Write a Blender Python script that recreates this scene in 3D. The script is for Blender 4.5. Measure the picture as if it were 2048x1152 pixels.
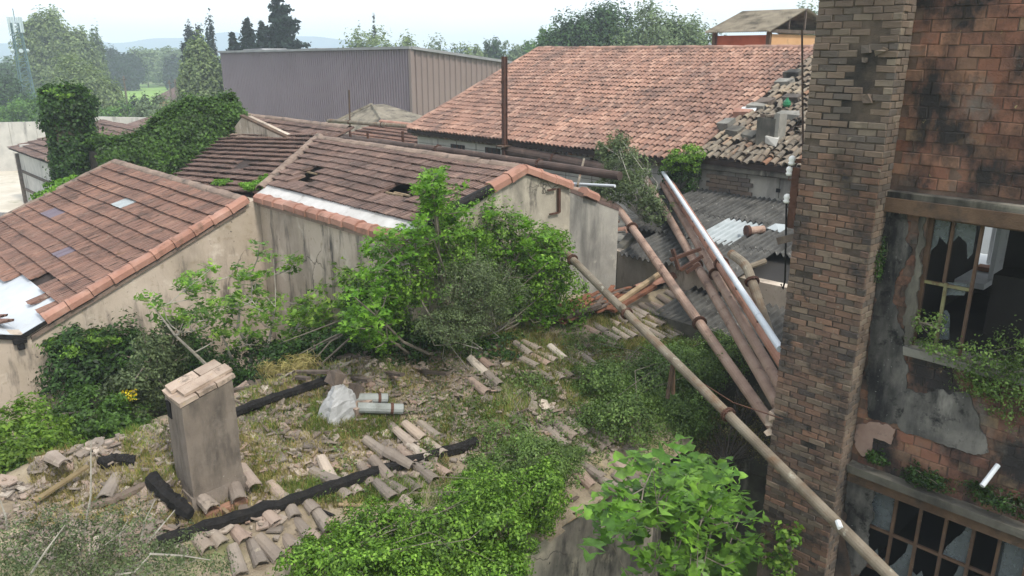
import bpy, math, random
import numpy as np
from mathutils import Vector, Matrix, noise
rs = np.random.RandomState(7); random.seed(7)
S = bpy.context.scene; COL = S.collection
for o in list(bpy.data.objects): bpy.data.objects.remove(o)
R = math.radians
# ---------------------------------------------------------------- camera, sky, sun, exposure
H = 9.0                                   # camera height; X runs along the gables, Y along the ridges
AZ = 43.6; PITCH = 17.006
cd = bpy.data.cameras.new('camera'); cam = bpy.data.objects.new('camera', cd); COL.objects.link(cam)
cam.location = (0, 0, H); cam.rotation_euler = (R(90-PITCH), 0, R(-AZ))
cd.sensor_width = 36; cd.lens = 1540/2048*36; cd.clip_start = .1; cd.clip_end = 9000
S.camera = cam
S.render.resolution_x = 1024; S.render.resolution_y = 576
SUN_EL, SUN_AZ = 52, 185                  # degrees; azimuth clockwise from +Y
w = bpy.data.worlds.new('World'); S.world = w; w.use_nodes = True
nt = w.node_tree; nt.nodes.clear()
out = nt.nodes.new('ShaderNodeOutputWorld'); bg = nt.nodes.new('ShaderNodeBackground'); bg.inputs[1].default_value = .145
sky = nt.nodes.new('ShaderNodeTexSky'); sky.sky_type = 'NISHITA'; sky.sun_disc = False
sky.sun_elevation = R(SUN_EL); sky.sun_rotation = R(SUN_AZ); sky.dust_density = 3.0; sky.air_density = 1.2
tc = nt.nodes.new('ShaderNodeTexCoord'); mp = nt.nodes.new('ShaderNodeMapping'); mp.inputs['Scale'].default_value = (1, 1, 3.5)
nz = nt.nodes.new('ShaderNodeTexNoise'); nz.inputs['Scale'].default_value = 1.6; nz.inputs['Detail'].default_value = 6
rp = nt.nodes.new('ShaderNodeValToRGB'); rp.color_ramp.elements[0].position = .3; rp.color_ramp.elements[0].color = (.55,)*3+(1,)
rp.color_ramp.elements[1].position = .62; rp.color_ramp.elements[1].color = (.92,)*3+(1,)
mx = nt.nodes.new('ShaderNodeMix'); mx.data_type = 'RGBA'; mx.inputs[7].default_value = (8.7, 9.2, 9.9, 1)
L = nt.links
L.new(tc.outputs['Generated'], mp.inputs[0]); L.new(mp.outputs[0], nz.inputs['Vector']); L.new(nz.outputs[0], rp.inputs[0])
L.new(rp.outputs[0], mx.inputs[0]); L.new(sky.outputs[0], mx.inputs[6]); L.new(mx.outputs[2], bg.inputs[0]); L.new(bg.outputs[0], out.inputs[0])
sd = bpy.data.lights.new('sun', 'SUN'); sd.energy = 2.6; sd.angle = R(8); sd.color = (1, .95, .87)
sun = bpy.data.objects.new('sun', sd); COL.objects.link(sun)
sdir = Vector((math.sin(R(SUN_AZ))*math.cos(R(SUN_EL)), math.cos(R(SUN_AZ))*math.cos(R(SUN_EL)), math.sin(R(SUN_EL))))
sun.rotation_euler = sdir.to_track_quat('Z', 'Y').to_euler(); sun.location = (0, 0, 40)
S.view_settings.view_transform = 'Standard'; S.view_settings.look = 'None'; S.view_settings.exposure = 0.27; S.view_settings.gamma = 1
S.render.engine = 'CYCLES'; S.cycles.volume_bounces = 2
# ---------------------------------------------------------------- pixel (2048 x 1152) to place
_p = math.atan((576-105)/1540); _cp, _sp = math.cos(_p), math.sin(_p)
_a = R(AZ)
def ray(x, y):
    a = (x-1024)/1540; b = -(y-576)/1540
    fx, fy, fz = a, _cp+b*_sp, -_sp+b*_cp
    return np.array([fx*math.cos(_a)+fy*math.sin(_a), -fx*math.sin(_a)+fy*math.cos(_a), fz])
C0 = np.array([0, 0, H])
def pz(x, y, z): r = ray(x, y); return C0+r*((z)/r[2])          # z is measured from the camera height
def pU(x, y, U): r = ray(x, y); return C0+r*(U/r[0])
def pV(x, y, V): r = ray(x, y); return C0+r*(V/r[1])
def pD(x, y, d): r = ray(x, y); return C0+r*d
# ---------------------------------------------------------------- materials
MATS = {}
def lin(c):
    if isinstance(c, str):
        c = [int(c[i:i+2], 16)/255 for i in (0, 2, 4)]
        return tuple((v/12.92 if v <= .04045 else ((v+.055)/1.055)**2.4) for v in c)+(1,)
    return tuple(c)+(1,) if len(c) == 3 else c
def desat(c, f, g=1.):
    c = lin(c); l = .3*c[0]+.5*c[1]+.2*c[2]; return tuple(min(1, (l+(v-l)*f)*g) for v in c[:3])
class N:
    def __init__(s, name):
        s.m = bpy.data.materials.new(name); s.m.use_nodes = True; s.t = s.m.node_tree; s.t.nodes.clear(); MATS[name] = s.m
        s.o = s.n('OutputMaterial'); s.b = s.n('BsdfPrincipled'); s.l(s.b.outputs[0], s.o.inputs[0])
        s.g = s.n('NewGeometry')
    def n(s, k): return s.t.nodes.new('ShaderNode'+k)
    def l(s, a, b): s.t.links.new(a, b)
    def noise(s, scale, detail=5, stretch=None, rough=.6, off=0):
        q = s.n('TexNoise'); q.inputs['Scale'].default_value = scale; q.inputs['Detail'].default_value = detail; q.inputs['Roughness'].default_value = rough
        src = s.g.outputs['Position']
        if stretch or off:
            m = s.n('Mapping'); m.inputs['Scale'].default_value = stretch or (1, 1, 1); m.inputs['Location'].default_value = (off, off*.7, off*.3); s.l(src, m.inputs[0]); src = m.outputs[0]
        s.l(src, q.inputs['Vector']); return q.outputs[0]
    def ramp(s, f, stops):
        r = s.n('ValToRGB'); e = r.color_ramp.elements
        while len(e) < len(stops): e.new(.5)
        for k, (p, c) in zip(e, stops): k.position = p; k.color = lin(c) if not isinstance(c, (int, float)) else (c, c, c, 1)
        s.l(f, r.inputs[0]); return r.outputs[0]
    def mix(s, f, a, b, mode='MIX'):
        m = s.n('Mix'); m.data_type = 'RGBA'; m.blend_type = mode
        for v, i in ((f, 0), (a, 6), (b, 7)):
            if isinstance(v, (int, float)): m.inputs[i].default_value = v if i == 0 else (v, v, v, 1)
            elif isinstance(v, (tuple, str, list)): m.inputs[i].default_value = lin(v)
            else: s.l(v, m.inputs[i])
        return m.outputs[2]
    def math(s, op, a, b=0.):
        m = s.n('Math'); m.operation = op
        for v, i in ((a, 0), (b, 1)):
            if isinstance(v, (int, float)): m.inputs[i].default_value = v
            else: s.l(v, m.inputs[i])
        return m.outputs[0]
    def rnd(s):
        oi = s.n('ObjectInfo'); at = s.n('Attribute'); at.attribute_name = 'rnd'
        return s.math('FRACT', s.math('ADD', oi.outputs['Random'], at.outputs['Fac']))
def crackmask(k, scale=.55, w=.007):
    n = k.n('TexNoise'); n.inputs['Scale'].default_value = 2.2; n.inputs['Detail'].default_value = 6; k.l(k.g.outputs['Position'], n.inputs['Vector'])
    v = k.n('VectorMath'); v.operation = 'MULTIPLY_ADD'; v.inputs[1].default_value = (.55, .55, .55); k.l(n.outputs['Color'], v.inputs[0]); k.l(k.g.outputs['Position'], v.inputs[2])
    t = k.n('TexVoronoi'); t.feature = 'DISTANCE_TO_EDGE'; t.inputs['Scale'].default_value = scale; k.l(v.outputs[0], t.inputs['Vector'])
    a = k.ramp(t.outputs['Distance'], [(0, 1.), (w, 0.)]); b = k.ramp(k.noise(.5, 3, None, .5, 77), [(.54, 0.), (.62, 1.)]); return k.mix(1, a, b, 'MULTIPLY')
def surf(name, stops, scale=2.5, rough=.9, bump=.35, bscale=40, over=(), rnd=0, rndcols=None, metal=0, detail=6, spec=.3, sat=1., gain=1., crack=None):
    """stops: noise colour ramp; over: (colour, scale, lo, hi, stretch, off) stains; rnd: per-piece brightness spread"""
    k = N(name)
    if rndcols:
        rndcols = [(p, desat(q, sat, gain)) for p, q in rndcols]
        c = k.ramp(k.rnd(), rndcols)
        c2 = k.ramp(k.noise(scale, detail), stops); c = k.mix(1, c, c2, 'MULTIPLY')
    else:
        c = k.ramp(k.noise(scale, detail), stops)
        if rnd:
            f = k.math('ADD', k.math('MULTIPLY', k.rnd(), 2*rnd), 1-rnd); c = k.mix(1, c, f, 'MULTIPLY')
    for (oc, sc, lo, hi, st, off) in over:
        f = k.ramp(k.noise(sc, 6, st, .65, off), [(lo, 0.), (hi, 1.)]); c = k.mix(f, c, oc)
    if crack: c = k.mix(crackmask(k), c, crack)
    k.l(c, k.b.inputs['Base Color']); k.b.inputs['Roughness'].default_value = rough; k.b.inputs['Metallic'].default_value = metal
    k.b.inputs['Specular IOR Level'].default_value = spec
    if bump:
        bp = k.n('Bump'); bp.inputs['Strength'].default_value = bump; bp.inputs['Distance'].default_value = .02
        k.l(k.noise(bscale, 4), bp.inputs['Height']); k.l(bp.outputs[0], k.b.inputs['Normal'])
    return k.m
def leafmat(name, cols, rough=.5, tr=.35, var=True):
    k = N(name)
    c = k.ramp(k.rnd(), [(i/(len(cols)-1) if len(cols) > 1 else 0, c) for i, c in enumerate(cols)])
    if var: c = k.mix(1, c, k.ramp(k.noise(1.3, 3), [(.3, .65), (.7, 1.25)]), 'MULTIPLY'); c = k.mix(1, c, k.ramp(k.noise(7, 3, None, .6, 33), [(.32, .5), (.66, 1.3)]), 'MULTIPLY')
    k.l(c, k.b.inputs['Base Color']); k.b.inputs['Roughness'].default_value = rough; k.b.inputs['Specular IOR Level'].default_value = .3
    t = k.n('BsdfTranslucent'); ms = k.n('MixShader'); ms.inputs[0].default_value = tr
    k.l(k.mix(1, c, (1.15, 1.25, .6), 'MULTIPLY'), t.inputs[0])
    k.l(k.b.outputs[0], ms.inputs[1]); k.l(t.outputs[0], ms.inputs[2]); k.l(ms.outputs[0], k.o.inputs[0])
    return k.m
Z3 = None
def ST(c, s=1.2, lo=.5, hi=.68, stretch=None, off=0): return (c, s, lo, hi, stretch, off)
VS = (1, 1, .22)   # vertical streaks
surf('beige_plaster', [(.25, 'A0937F'), (.5, 'B6A796'), (.75, 'C4B6A5')], 1.1, .95, .25, 25, [ST('7A7064', .9, .5, .75, (1, 1, .35)), ST('8E8069', 5, .58, .75, None, 9), ST('D0C5B4', 1.7, .58, .7, None, 29), ST('4A4743', 2.3, .55, .68, VS, 5), ST('3A3836', 9, .66, .72, None, 15)], crack='4A443C')
surf('stained_plaster', [(.25, '8C8578'), (.5, 'A89F8F'), (.75, 'BDB3A2')], 1.1, .95, .35, 25, [ST('5C5852', 1.0, .44, .62, (1, 1, .4), 1), ST('BEB29C', 1.6, .58, .7, None, 29), ST('363432', 2.1, .56, .68, (1, 1, .35), 5), ST('3A3836', 9, .64, .72, None, 15)], crack='3A3632')
surf('grey_plaster', [(.25, '77746E'), (.5, '969289'), (.75, 'A9A498')], 1.4, .95, .3, 25, [ST('4A4946', 1.3, .5, .7, VS, 3), ST('B4AE9F', 2.2, .6, .72, None, 11)])
surf('dark_plaster', [(.3, '45423D'), (.55, '6A665C'), (.75, '8F897C')], 1.5, .95, .35, 25, [ST('2B2A28', 1.4, .5, .66, VS, 3), ST('A09A8C', 1.9, .6, .7, VS, 17)])
surf('pale_plaster', [(.3, 'A7A49D'), (.7, 'C4C0B7')], 1.2, .95, .2, 25, [ST('6D6B66', 1.2, .56, .72, VS, 3)])
surf('concrete', [(.3, '6B6962'), (.7, '8F8B82')], 2, .95, .4, 30, [ST('3B3A36', 2.1, .55, .7, None, 3), ST('51583C', 3, .6, .75, None, 8)])
surf('flat_tile', [(.25, (.55, .52, .52)), (.5, (.95, .93, .92)), (.75, (1.2, 1.12, 1.05))], .8, .85, .5, 60,
     [ST('352B27', 1, .5, .66, (2.5, 42, 2.5), 91), ST('A08D7E', 1, .6, .72, (4, 50, 4), 55), ST('3B332F', 1.7, .54, .74, None, 2), ST('8C8577', 9, .63, .75, None, 6), ST('80623A', 3, .68, .74, None, 21)],
     rndcols=[(0, '76594D'), (.25, '7F6153'), (.5, '785C50'), (.75, '856556'), (.97, '725A4F'), (1, '92705E')], sat=.95, gain=1.3)
surf('old_flat_tile', [(.25, (.55, .53, .53)), (.5, (.9, .9, .9)), (.75, (1.1, 1.08, 1.05))], .8, .9, .5, 60,
     [ST('352B27', 1, .5, .66, (2.5, 42, 2.5), 91), ST('A08D7E', 1, .6, .72, (4, 50, 4), 55), ST('35302D', 1.5, .54, .76, None, 2), ST('8C8577', 9, .62, .74, None, 6)],
     rndcols=[(0, '6A554C'), (.35, '745D53'), (.65, '63514A'), (1, '7F675C')], sat=.95, gain=1.3)
surf('red_canal_tile', [(.25, (.62, .58, .58)), (.45, (.9, .88, .86)), (.7, (1.1, 1.05, 1.0))], .45, .85, .35, 60,
     [ST('5D4E48', .8, .5, .74, None, 2), ST('4A4340', 7, .62, .74, None, 6)],
     rndcols=[(0, '7E5D4C'), (.25, 'A0745E'), (.5, '966B56'), (.75, 'B1876F'), (.9, 'A4745A'), (1, '7A6052')], sat=.72, gain=1.05)
surf('grey_canal_tile', [(.25, (.55, .55, .55)), (.5, (.95, .95, .95)), (.75, (1.2, 1.17, 1.1))], 1.6, .95, .5, 60,
     [ST('3A3835', 3.1, .55, .7, None, 2), ST('A19C8B', 7, .6, .72, None, 6)],
     rndcols=[(0, '6E665B'), (.3, '857A6B'), (.6, '7A6C5E'), (.85, '938673'), (1, '8A6650')])
surf('rubble_tile', [(.25, (.6, .58, .56)), (.5, (.95, .95, .95)), (.75, (1.2, 1.17, 1.1))], 1.8, .95, .5, 60,
     [ST('4B443B', 3.1, .58, .72, None, 2), ST('B0A48E', 8, .62, .74, None, 6)],
     rndcols=[(0, '7A6C5F'), (.25, '958573'), (.5, '857362'), (.7, 'A8947F'), (.9, 'A07F69'), (1, 'BDAE98')], sat=.66, gain=1.0)
surf('orange_coping', [(.25, '8E6555'), (.55, 'A07867'), (.8, 'AC8A7B')], 2.4, .85, .3, 40, [ST('6D5546', 2.6, .55, .72, None, 4)], rnd=.12)
surf('ridge_mortar', [(.3, '73645A'), (.6, '8E7B6D'), (.8, 'A08D7C')], 3, .95, .5, 40, [ST('514A43', 3.6, .55, .7, None, 4)], rnd=.12)
surf('block_mortar', [(.3, '5E4C42'), (.7, '7A6557')], 5, .95, .5, 60, [ST('383533', 1.7, .4, .64, (1, 1, .7), 2)])
surf('roof_underlay', [(.3, '2A2320'), (.7, '40342E')], 3, .95, .3, 40)
surf('weathered_brick', [(.25, (.55, .53, .52)), (.5, (.95, .94, .93)), (.75, (1.15, 1.12, 1.1))], 1.3, .95, .6, 70,
     [ST('2A2828', .75, .54, .7, (1, 1, .5), 2), ST('8F8676', 11, .62, .75, None, 6), ST('3A3735', 2.6, .5, .68, None, 31), ST('2F2D2C', 6, .6, .7, None, 51)],
     rndcols=[(0, '75594A'), (.2, '665549'), (.4, '84634F'), (.6, '776858'), (.8, '4E4642'), (1, '8A7763')], sat=.88, gain=1.02)
surf('sooty_brick', [(.25, (.6, .58, .57)), (.5, (.95, .94, .93)), (.75, (1.15, 1.12, 1.1))], 1.3, .95, .6, 70,
     [ST('2B2A2A', .75, .5, .68, (1, 1, .5), 2), ST('8F8676', 11, .64, .76, None, 6)],
     rndcols=[(0, '6E645A'), (.25, '5F5852'), (.5, '7A6A5C'), (.75, '6B5E54'), (1, '867A6B')])
surf('orange_block', [(.25, (.5, .48, .47)), (.5, (.95, .94, .93)), (.75, (1.12, 1.08, 1.05))], 1.1, .95, .6, 60,
     [ST('2F2C2B', 1.7, .41, .59, (1, 1, .7), 2), ST('6B655E', 2.2, .54, .74, None, 41), ST('2E2B2A', 4.5, .58, .74, None, 61), ST('A39568', 14, .66, .74, None, 6)],
     rndcols=[(0, '8A5C48'), (.25, '94654F'), (.5, '88604E'), (.75, '9A7056'), (.95, '866652'), (1, 'A08564')], sat=.88, gain=.95)
surf('mortar', [(.3, '4A4038'), (.7, '665A4E')], 5, .95, .5, 60, [ST('2E2C2A', 1.2, .5, .68, None, 2)])
surf('soot_render', [(.25, '42423F'), (.5, '67645F'), (.72, '8F8A82')], 1.3, .95, .4, 40, [ST('262627', 1.8, .42, .6, (1, 1, .35), 2), ST('1F1F20', 5, .54, .66, None, 72), ST('A8A39A', 1.2, .6, .72, (1, 1, .3), 19), ST('8B8B86', 22, .64, .72, None, 5)])
surf('rusty_pipe', [(.25, '7E675A'), (.5, '9A8070'), (.75, 'AA9484')], 2.6, .8, .35, 60, [ST('543F35', 3.1, .56, .7, None, 2), ST('9A8877', 5, .6, .74, None, 12)], rnd=.12)
surf('red_pipe', [(.25, '86604F'), (.5, '9F735F'), (.75, 'A88070')], 2.2, .8, .3, 60, [ST('5B4338', 2.4, .56, .7, None, 2)])
surf('lichen_pipe', [(.25, '5A5043'), (.5, '7A6F5F'), (.75, '8D8474')], 3, .85, .35, 60, [ST('6B5039', 2.1, .52, .66, None, 2), ST('A9A595', 6, .6, .72, None, 12)])
surf('dark_pipe', [(.3, '3B302B'), (.7, '5A4A42')], 2, .8, .3, 60, [ST('6C594C', 3, .58, .7, None, 2)])
surf('rust', [(.3, '3E2A22'), (.7, '5D4033')], 5, .85, .4, 60, rnd=.1)
surf('rust_beam', [(.3, '4B3A2E'), (.7, '6B5644')], 3, .9, .4, 60, [ST('33302D', 2.2, .52, .7, None, 4)])
surf('white_pipe', [(.3, 'BDC2C6'), (.7, 'D3D7DA')], 2, .45, .05, 40, [ST('97938A', 5, .62, .74, None, 4)])
surf('white_sheet', [(.3, 'AEB3B8'), (.7, 'C3C8CC')], 1.5, .6, .1, 20, [ST('A7A49C', 3, .6, .74, None, 4)])
surf('flashing', [(.3, 'ACA9A4'), (.7, 'C9C7C3')], 2.5, .7, .3, 40, [ST('85817A', 4, .6, .72, None, 4)])
surf('plastic_cloth', [(.3, '8E8E8C'), (.7, 'A8A7A5')], 3, .55, .8, 9, [ST('9A968C', 5, .6, .72, None, 4)])
surf('char', [(.3, '0E0D0D'), (.6, '1F1C1A'), (.8, '37322E')], 9, .85, 1.0, 30)
surf('raw_wood', [(.3, '7D6A52'), (.7, 'A18D70')], 6, .9, .4, 60, rnd=.2)
surf('old_wood', [(.3, '4A4039'), (.7, '6F6257')], 6, .95, .5, 60, rnd=.25)
surf('red_wood', [(.3, '6A4534'), (.7, '8D5F47')], 6, .95, .5, 60, rnd=.25)
surf('yellow_wood', [(.3, '6F6046'), (.7, '8C7A58')], 6, .9, .4, 60)
surf('bark', [(.3, '5D564C'), (.7, '857C6F')], 8, .95, .5, 60)
surf('pale_bark', [(.3, '8B857A'), (.7, 'ADA79B')], 8, .95, .4, 60)
surf('dark_bark', [(.3, '352F29'), (.7, '51483F')], 8, .95, .5, 60)
surf('fibre_cement', [(.25, '3E3D3B'), (.5, '53524F'), (.75, '676560')], 2.4, .95, .4, 50, [ST('2B2A28', 1.6, .52, .7, None, 3), ST('3C3B38', 5, .56, .7, None, 15), ST('A3A097', 8, .62, .74, None, 8)])
surf('fibre_brown', [(.25, '635C50'), (.5, '7F7768'), (.75, '938A79')], 2.4, .95, .4, 50, [ST('4A453C', 1.6, .5, .66, None, 3)])
surf('clear_sheet', [(.3, '8E9697'), (.7, 'AEB4B5')], 2, .5, .1, 40, [ST('8C8F8C', 3, .6, .7, None, 3)])
surf('cladding_blue', [(.3, '84777C'), (.7, '8F8287')], .3, .6, 0, 40)
surf('cladding_brown', [(.3, '7E6F69'), (.7, '897A73')], .3, .6, 0, 40)
surf('roof_grey', [(.3, '7C7C7C'), (.7, '979797')], 1, .7, .1, 40)
surf('red_panel', [(.3, 'A3543C'), (.7, 'B86A4C')], 1, .9, .2, 40, [ST('7A4A38', 1, .56, .74, None, 3)])
surf('tan_render', [(.3, 'B58B62'), (.7, 'C79E74')], 1, .9, .2, 40, [ST('8A6C50', 1, .56, .74, None, 3)])
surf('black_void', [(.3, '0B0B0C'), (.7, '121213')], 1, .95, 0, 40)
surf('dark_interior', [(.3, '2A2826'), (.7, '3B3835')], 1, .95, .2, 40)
surf('white_paint', [(.3, 'C9CBCA'), (.7, 'DDDEDC')], 1.5, .7, .1, 40, [ST('A09D96', 4, .6, .74, None, 4)])
surf('yellow_paint', [(.3, '6E6A4C'), (.7, '85805A')], 4, .7, .3, 40, [ST('5B4432', 6, .5, .62, None, 4)])
surf('rust_frame', [(.3, '493A31'), (.7, '66503F')], 4, .85, .3, 40, [ST('A79A86', 6, .62, .74, None, 4)])
surf('rubble_soil', [(.2, '5F5548'), (.4, '837664'), (.6, '9C8F79'), (.8, 'AFA38D')], 2.6, .97, 1., 26, [ST('5F663A', .75, .52, .7, None, 3), ST('4A443A', 4, .58, .74, None, 9), ST('3B352D', 9, .6, .7, None, 19), ST('A99A72', 1.2, .58, .78, None, 27)])
surf('courtyard_soil', [(.3, '4B4336'), (.7, '6D624F')], 2, .97, .8, 26, [ST('424B2A', .8, .48, .62, None, 3)])
surf('earth', [(.2, '4E5A33'), (.5, '62703F'), (.8, '7B8450')], .05, .97, .3, 3, [ST('857B62', .02, .55, .7, None, 3)], detail=10)
surf('meadow', [(.3, '6F8F3E'), (.7, '86A650')], .06, .97, .3, 3, detail=8)
surf('yard_dirt', [(.3, 'B3AA99'), (.7, 'CFC7B8')], .5, .97, .3, 8, [ST('77785A', .35, .56, .68, None, 3)])
surf('hazed_hillside', [(.3, '566E84'), (.7, '6A8299')], .004, 1, 0, 3)  # distance haze put into the base colour as pale blue
surf('asphalt', [(.3, '5F5E5C'), (.7, '74726F')], .6, .95, .2, 20)
surf('ceramic', [(.3, 'D7D5CF'), (.7, 'E3E1DB')], 4, .3, 0, 40)
surf('mast_green', [(.3, '4C6668'), (.7, '5C787A')], 1, .7, 0, 40)
surf('mast_white', [(.3, 'A9B9BC'), (.7, 'BCC9CB')], 1, .7, 0, 40)
surf('green_bottle', [(.3, '1E5A3C'), (.7, '2B7A50')], 4, .25, 0, 40)
surf('solar_blue', [(.3, '6A5F68'), (.7, '756A74')], 5, .6, 0, 40)
def glassmat():
    k = N('dirty_glass'); k.b.inputs['Base Color'].default_value = lin('60676A'); k.b.inputs['Roughness'].default_value = .25
    f = k.ramp(k.noise(6, 5), [(.35, .55), (.7, .95)]); t = k.n('BsdfTransparent'); ms = k.n('MixShader')
    k.l(f, ms.inputs[0]); k.l(t.outputs[0], ms.inputs[1]); k.l(k.b.outputs[0], ms.inputs[2]); k.l(ms.outputs[0], k.o.inputs[0])
glassmat()
leafmat('ivy_leaf', ['24391A', '334E22', '40602A', '4F7032'])
leafmat('ivy_light', ['344C1C', '486628', '5C7E34', '405A2A'])
leafmat('ivy_fresh', ['42601D', '5A7D28', '749A36', '8CB048'])
leafmat('bush_near', ['4F6E22', '6A8A30', '7F9C3C', '5C7A28'])
leafmat('fig_leaf', ['466C20', '5E872E', '7AA33E', '395A1A'], .35, .3)
leafmat('fig_small', ['466822', '60862E', '7A9E3C', '8CA64C'], .45, .4)
leafmat('bright_shoot', ['4F7A22', '68952E', '82AC3E', '42661E'], .45, .4)
leafmat('grey_shrub', ['4C5A3A', '5F6E48', '718055', '404D30'], .6, .25)
leafmat('bramble_leaf', ['4A642C', '60793A', '768E4A', '566E3C'], .5, .3)
leafmat('grass_green', ['4F6A26', '6C8534', '86954A', '5A7A2C'], .7, .3)
leafmat('grass_dry', ['A39560', 'B7A873', '8F8A52', '9C8B5E'], .8, .3)
leafmat('yellow_flower', ['C9B51E', 'DDC72A'], .6, .2, False)
leafmat('oak_far', ['2B4424', '38552B', '466434'], .6, .2)
leafmat('dark_far', ['1B2B24', '22352A', '2C4030'], .7, .15)
leafmat('pale_far', ['66784A', '788A56', '8B9C66', '5A6E44'], .6, .3)
leafmat('bush_far', ['456A2C', '5A8036', '6D9242', '3D5F2A'], .6, .3)
leafmat('olive_far', ['5B6E4A', '6C7F57', '7C8D63', '4D6042'], .6, .25)
# ---------------------------------------------------------------- object helpers
WL = {}
def _link(o, parent, wl):
    COL.objects.link(o); WL[o.name] = np.array(wl, float)
    if parent is not None: o.parent = parent; o.location = Vector(np.array(wl, float)-WL[parent.name])
    else: o.location = Vector(np.array(wl, float))
    return o
def tag(o, label=None, cat=None, group=None, kind=None):
    if label: o['label'] = label
    if cat: o['category'] = cat
    if group: o['group'] = group
    if kind: o['kind'] = kind
    return o
def thing(name, loc, label, cat, group=None):
    o = bpy.data.objects.new(name, None); o.empty_display_size = .2
    return tag(_link(o, None, loc), label, cat, group)
def mdata(name, verts, faces, mat, rnd=None, smooth=False):
    m = bpy.data.meshes.new(name); verts = np.asarray(verts, np.float32)
    if isinstance(faces, np.ndarray):
        nf, k = faces.shape
        m.vertices.add(len(verts)); m.vertices.foreach_set('co', verts.ravel())
        m.loops.add(nf*k); m.loops.foreach_set('vertex_index', faces.astype(np.int32).ravel())
        m.polygons.add(nf); m.polygons.foreach_set('loop_start', np.arange(0, nf*k, k, dtype=np.int32)); m.polygons.foreach_set('loop_total', np.full(nf, k, np.int32))
        m.update(calc_edges=True)
    else: m.from_pydata(verts.tolist(), [], faces)
    if rnd is not None:
        a = m.attributes.new('rnd', 'FLOAT', 'FACE'); a.data.foreach_set('value', np.asarray(rnd, np.float32))
    if smooth: m.polygons.foreach_set('use_smooth', [True]*len(m.polygons))
    if mat: m.materials.append(MATS[mat])
    return m
def obj(name, verts, faces, mat, parent=None, rnd=None, smooth=False, **tags):
    verts = np.asarray(verts, float); c = np.array([(verts[:, 0].min()+verts[:, 0].max())/2, (verts[:, 1].min()+verts[:, 1].max())/2, verts[:, 2].min()])
    o = bpy.data.objects.new(name, mdata(name, verts-c, faces, mat, rnd, smooth))
    return tag(_link(o, parent, c), **tags)
def inst(name, me, M, parent):
    """an object that shares a mesh; M is a world matrix; parents carry no rotation"""
    o = bpy.data.objects.new(name, me); loc = np.array(M.translation)
    _link(o, parent, loc); o.rotation_mode = 'QUATERNION'; q = M.to_quaternion(); o.rotation_quaternion = q; o.scale = M.to_scale(); return o
class MB:
    def __init__(s): s.v = []; s.f = []; s.r = []
    def add(s, vs, fs, r=None):
        b = len(s.v); s.v += [tuple(map(float, p)) for p in vs]; s.f += [tuple(i+b for i in f) for f in fs]
        s.r += [random.random() if r is None else r]*len(fs); return s
    def box(s, c, size, rot=None, jit=0):
        x, y, z = [t/2 for t in size]
        P = [Vector((a*x, b*y, d*z)) for a in (-1, 1) for b in (-1, 1) for d in (-1, 1)]
        if jit: P = [p+Vector((random.uniform(-jit, jit), random.uniform(-jit, jit), random.uniform(-jit, jit))) for p in P]
        if rot is not None: P = [rot @ p for p in P]
        c = Vector(c); P = [p+c for p in P]
        return s.add(P, [(0, 1, 3, 2), (4, 6, 7, 5), (0, 4, 5, 1), (2, 3, 7, 6), (0, 2, 6, 4), (1, 5, 7, 3)])
    def bar(s, a, b, wd, ht, up=(0, 0, 1)):
        a, b = Vector(a), Vector(b); d = b-a; x = d.normalized(); upv = Vector(up)
        y = upv.cross(x)
        if y.length < 1e-4: y = Vector((1, 0, 0))
        y.normalize(); z = x.cross(y)
        M = Matrix((x, y, z)).transposed(); return s.box((a+b)/2, (d.length, wd, ht), M)
    def tube(s, pts, rad, n=8, cap=True, jit=0):
        pts = [Vector(p) for p in pts]; rad = rad if isinstance(rad, (list, tuple)) else [rad]*len(pts)
        vs = []; fs = []; ref = None
        for i, p in enumerate(pts):
            t = (pts[min(i+1, len(pts)-1)]-pts[max(i-1, 0)]).normalized()
            if ref is None: ref = t.orthogonal().normalized()
            ref = (ref-t*ref.dot(t)); ref = ref.normalized() if ref.length > 1e-5 else t.orthogonal().normalized()
            b = t.cross(ref)
            for k in range(n):
                a = 2*math.pi*k/n; rr = rad[i]*(1+(random.uniform(-jit, jit) if jit else 0)); vs.append(p+ref*(rr*math.cos(a))+b*(rr*math.sin(a)))
        for i in range(len(pts)-1):
            for k in range(n):
                k2 = (k+1) % n; fs.append((i*n+k, i*n+k2, (i+1)*n+k2, (i+1)*n+k))
        if cap: fs.append(tuple(range(n-1, -1, -1))); fs.append(tuple(range((len(pts)-1)*n, len(pts)*n)))
        return s.add(vs, fs)
    def prism(s, poly, d):
        """poly: coplanar points, extruded by vector d"""
        n = len(poly); P = [Vector(p) for p in poly]; Q = [p+Vector(d) for p in P]
        return s.add(P+Q, [tuple(range(n)), tuple(range(2*n-1, n-1, -1))]+[(i, n+i, n+(i+1) % n, (i+1) % n) for i in range(n)])
    def quad(s, a, b, c, d): return s.add([a, b, c, d], [(0, 1, 2, 3)])
    def build(s, name, mat, parent=None, smooth=False, **t): return obj(name, s.v, s.f, mat, parent, s.r, smooth, **t)
def nz3(p, sc=1., off=0): return noise.noise(Vector((p[0]*sc+off, p[1]*sc+off*.37, (p[2] if len(p) > 2 else 0)*sc-off)))
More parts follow.
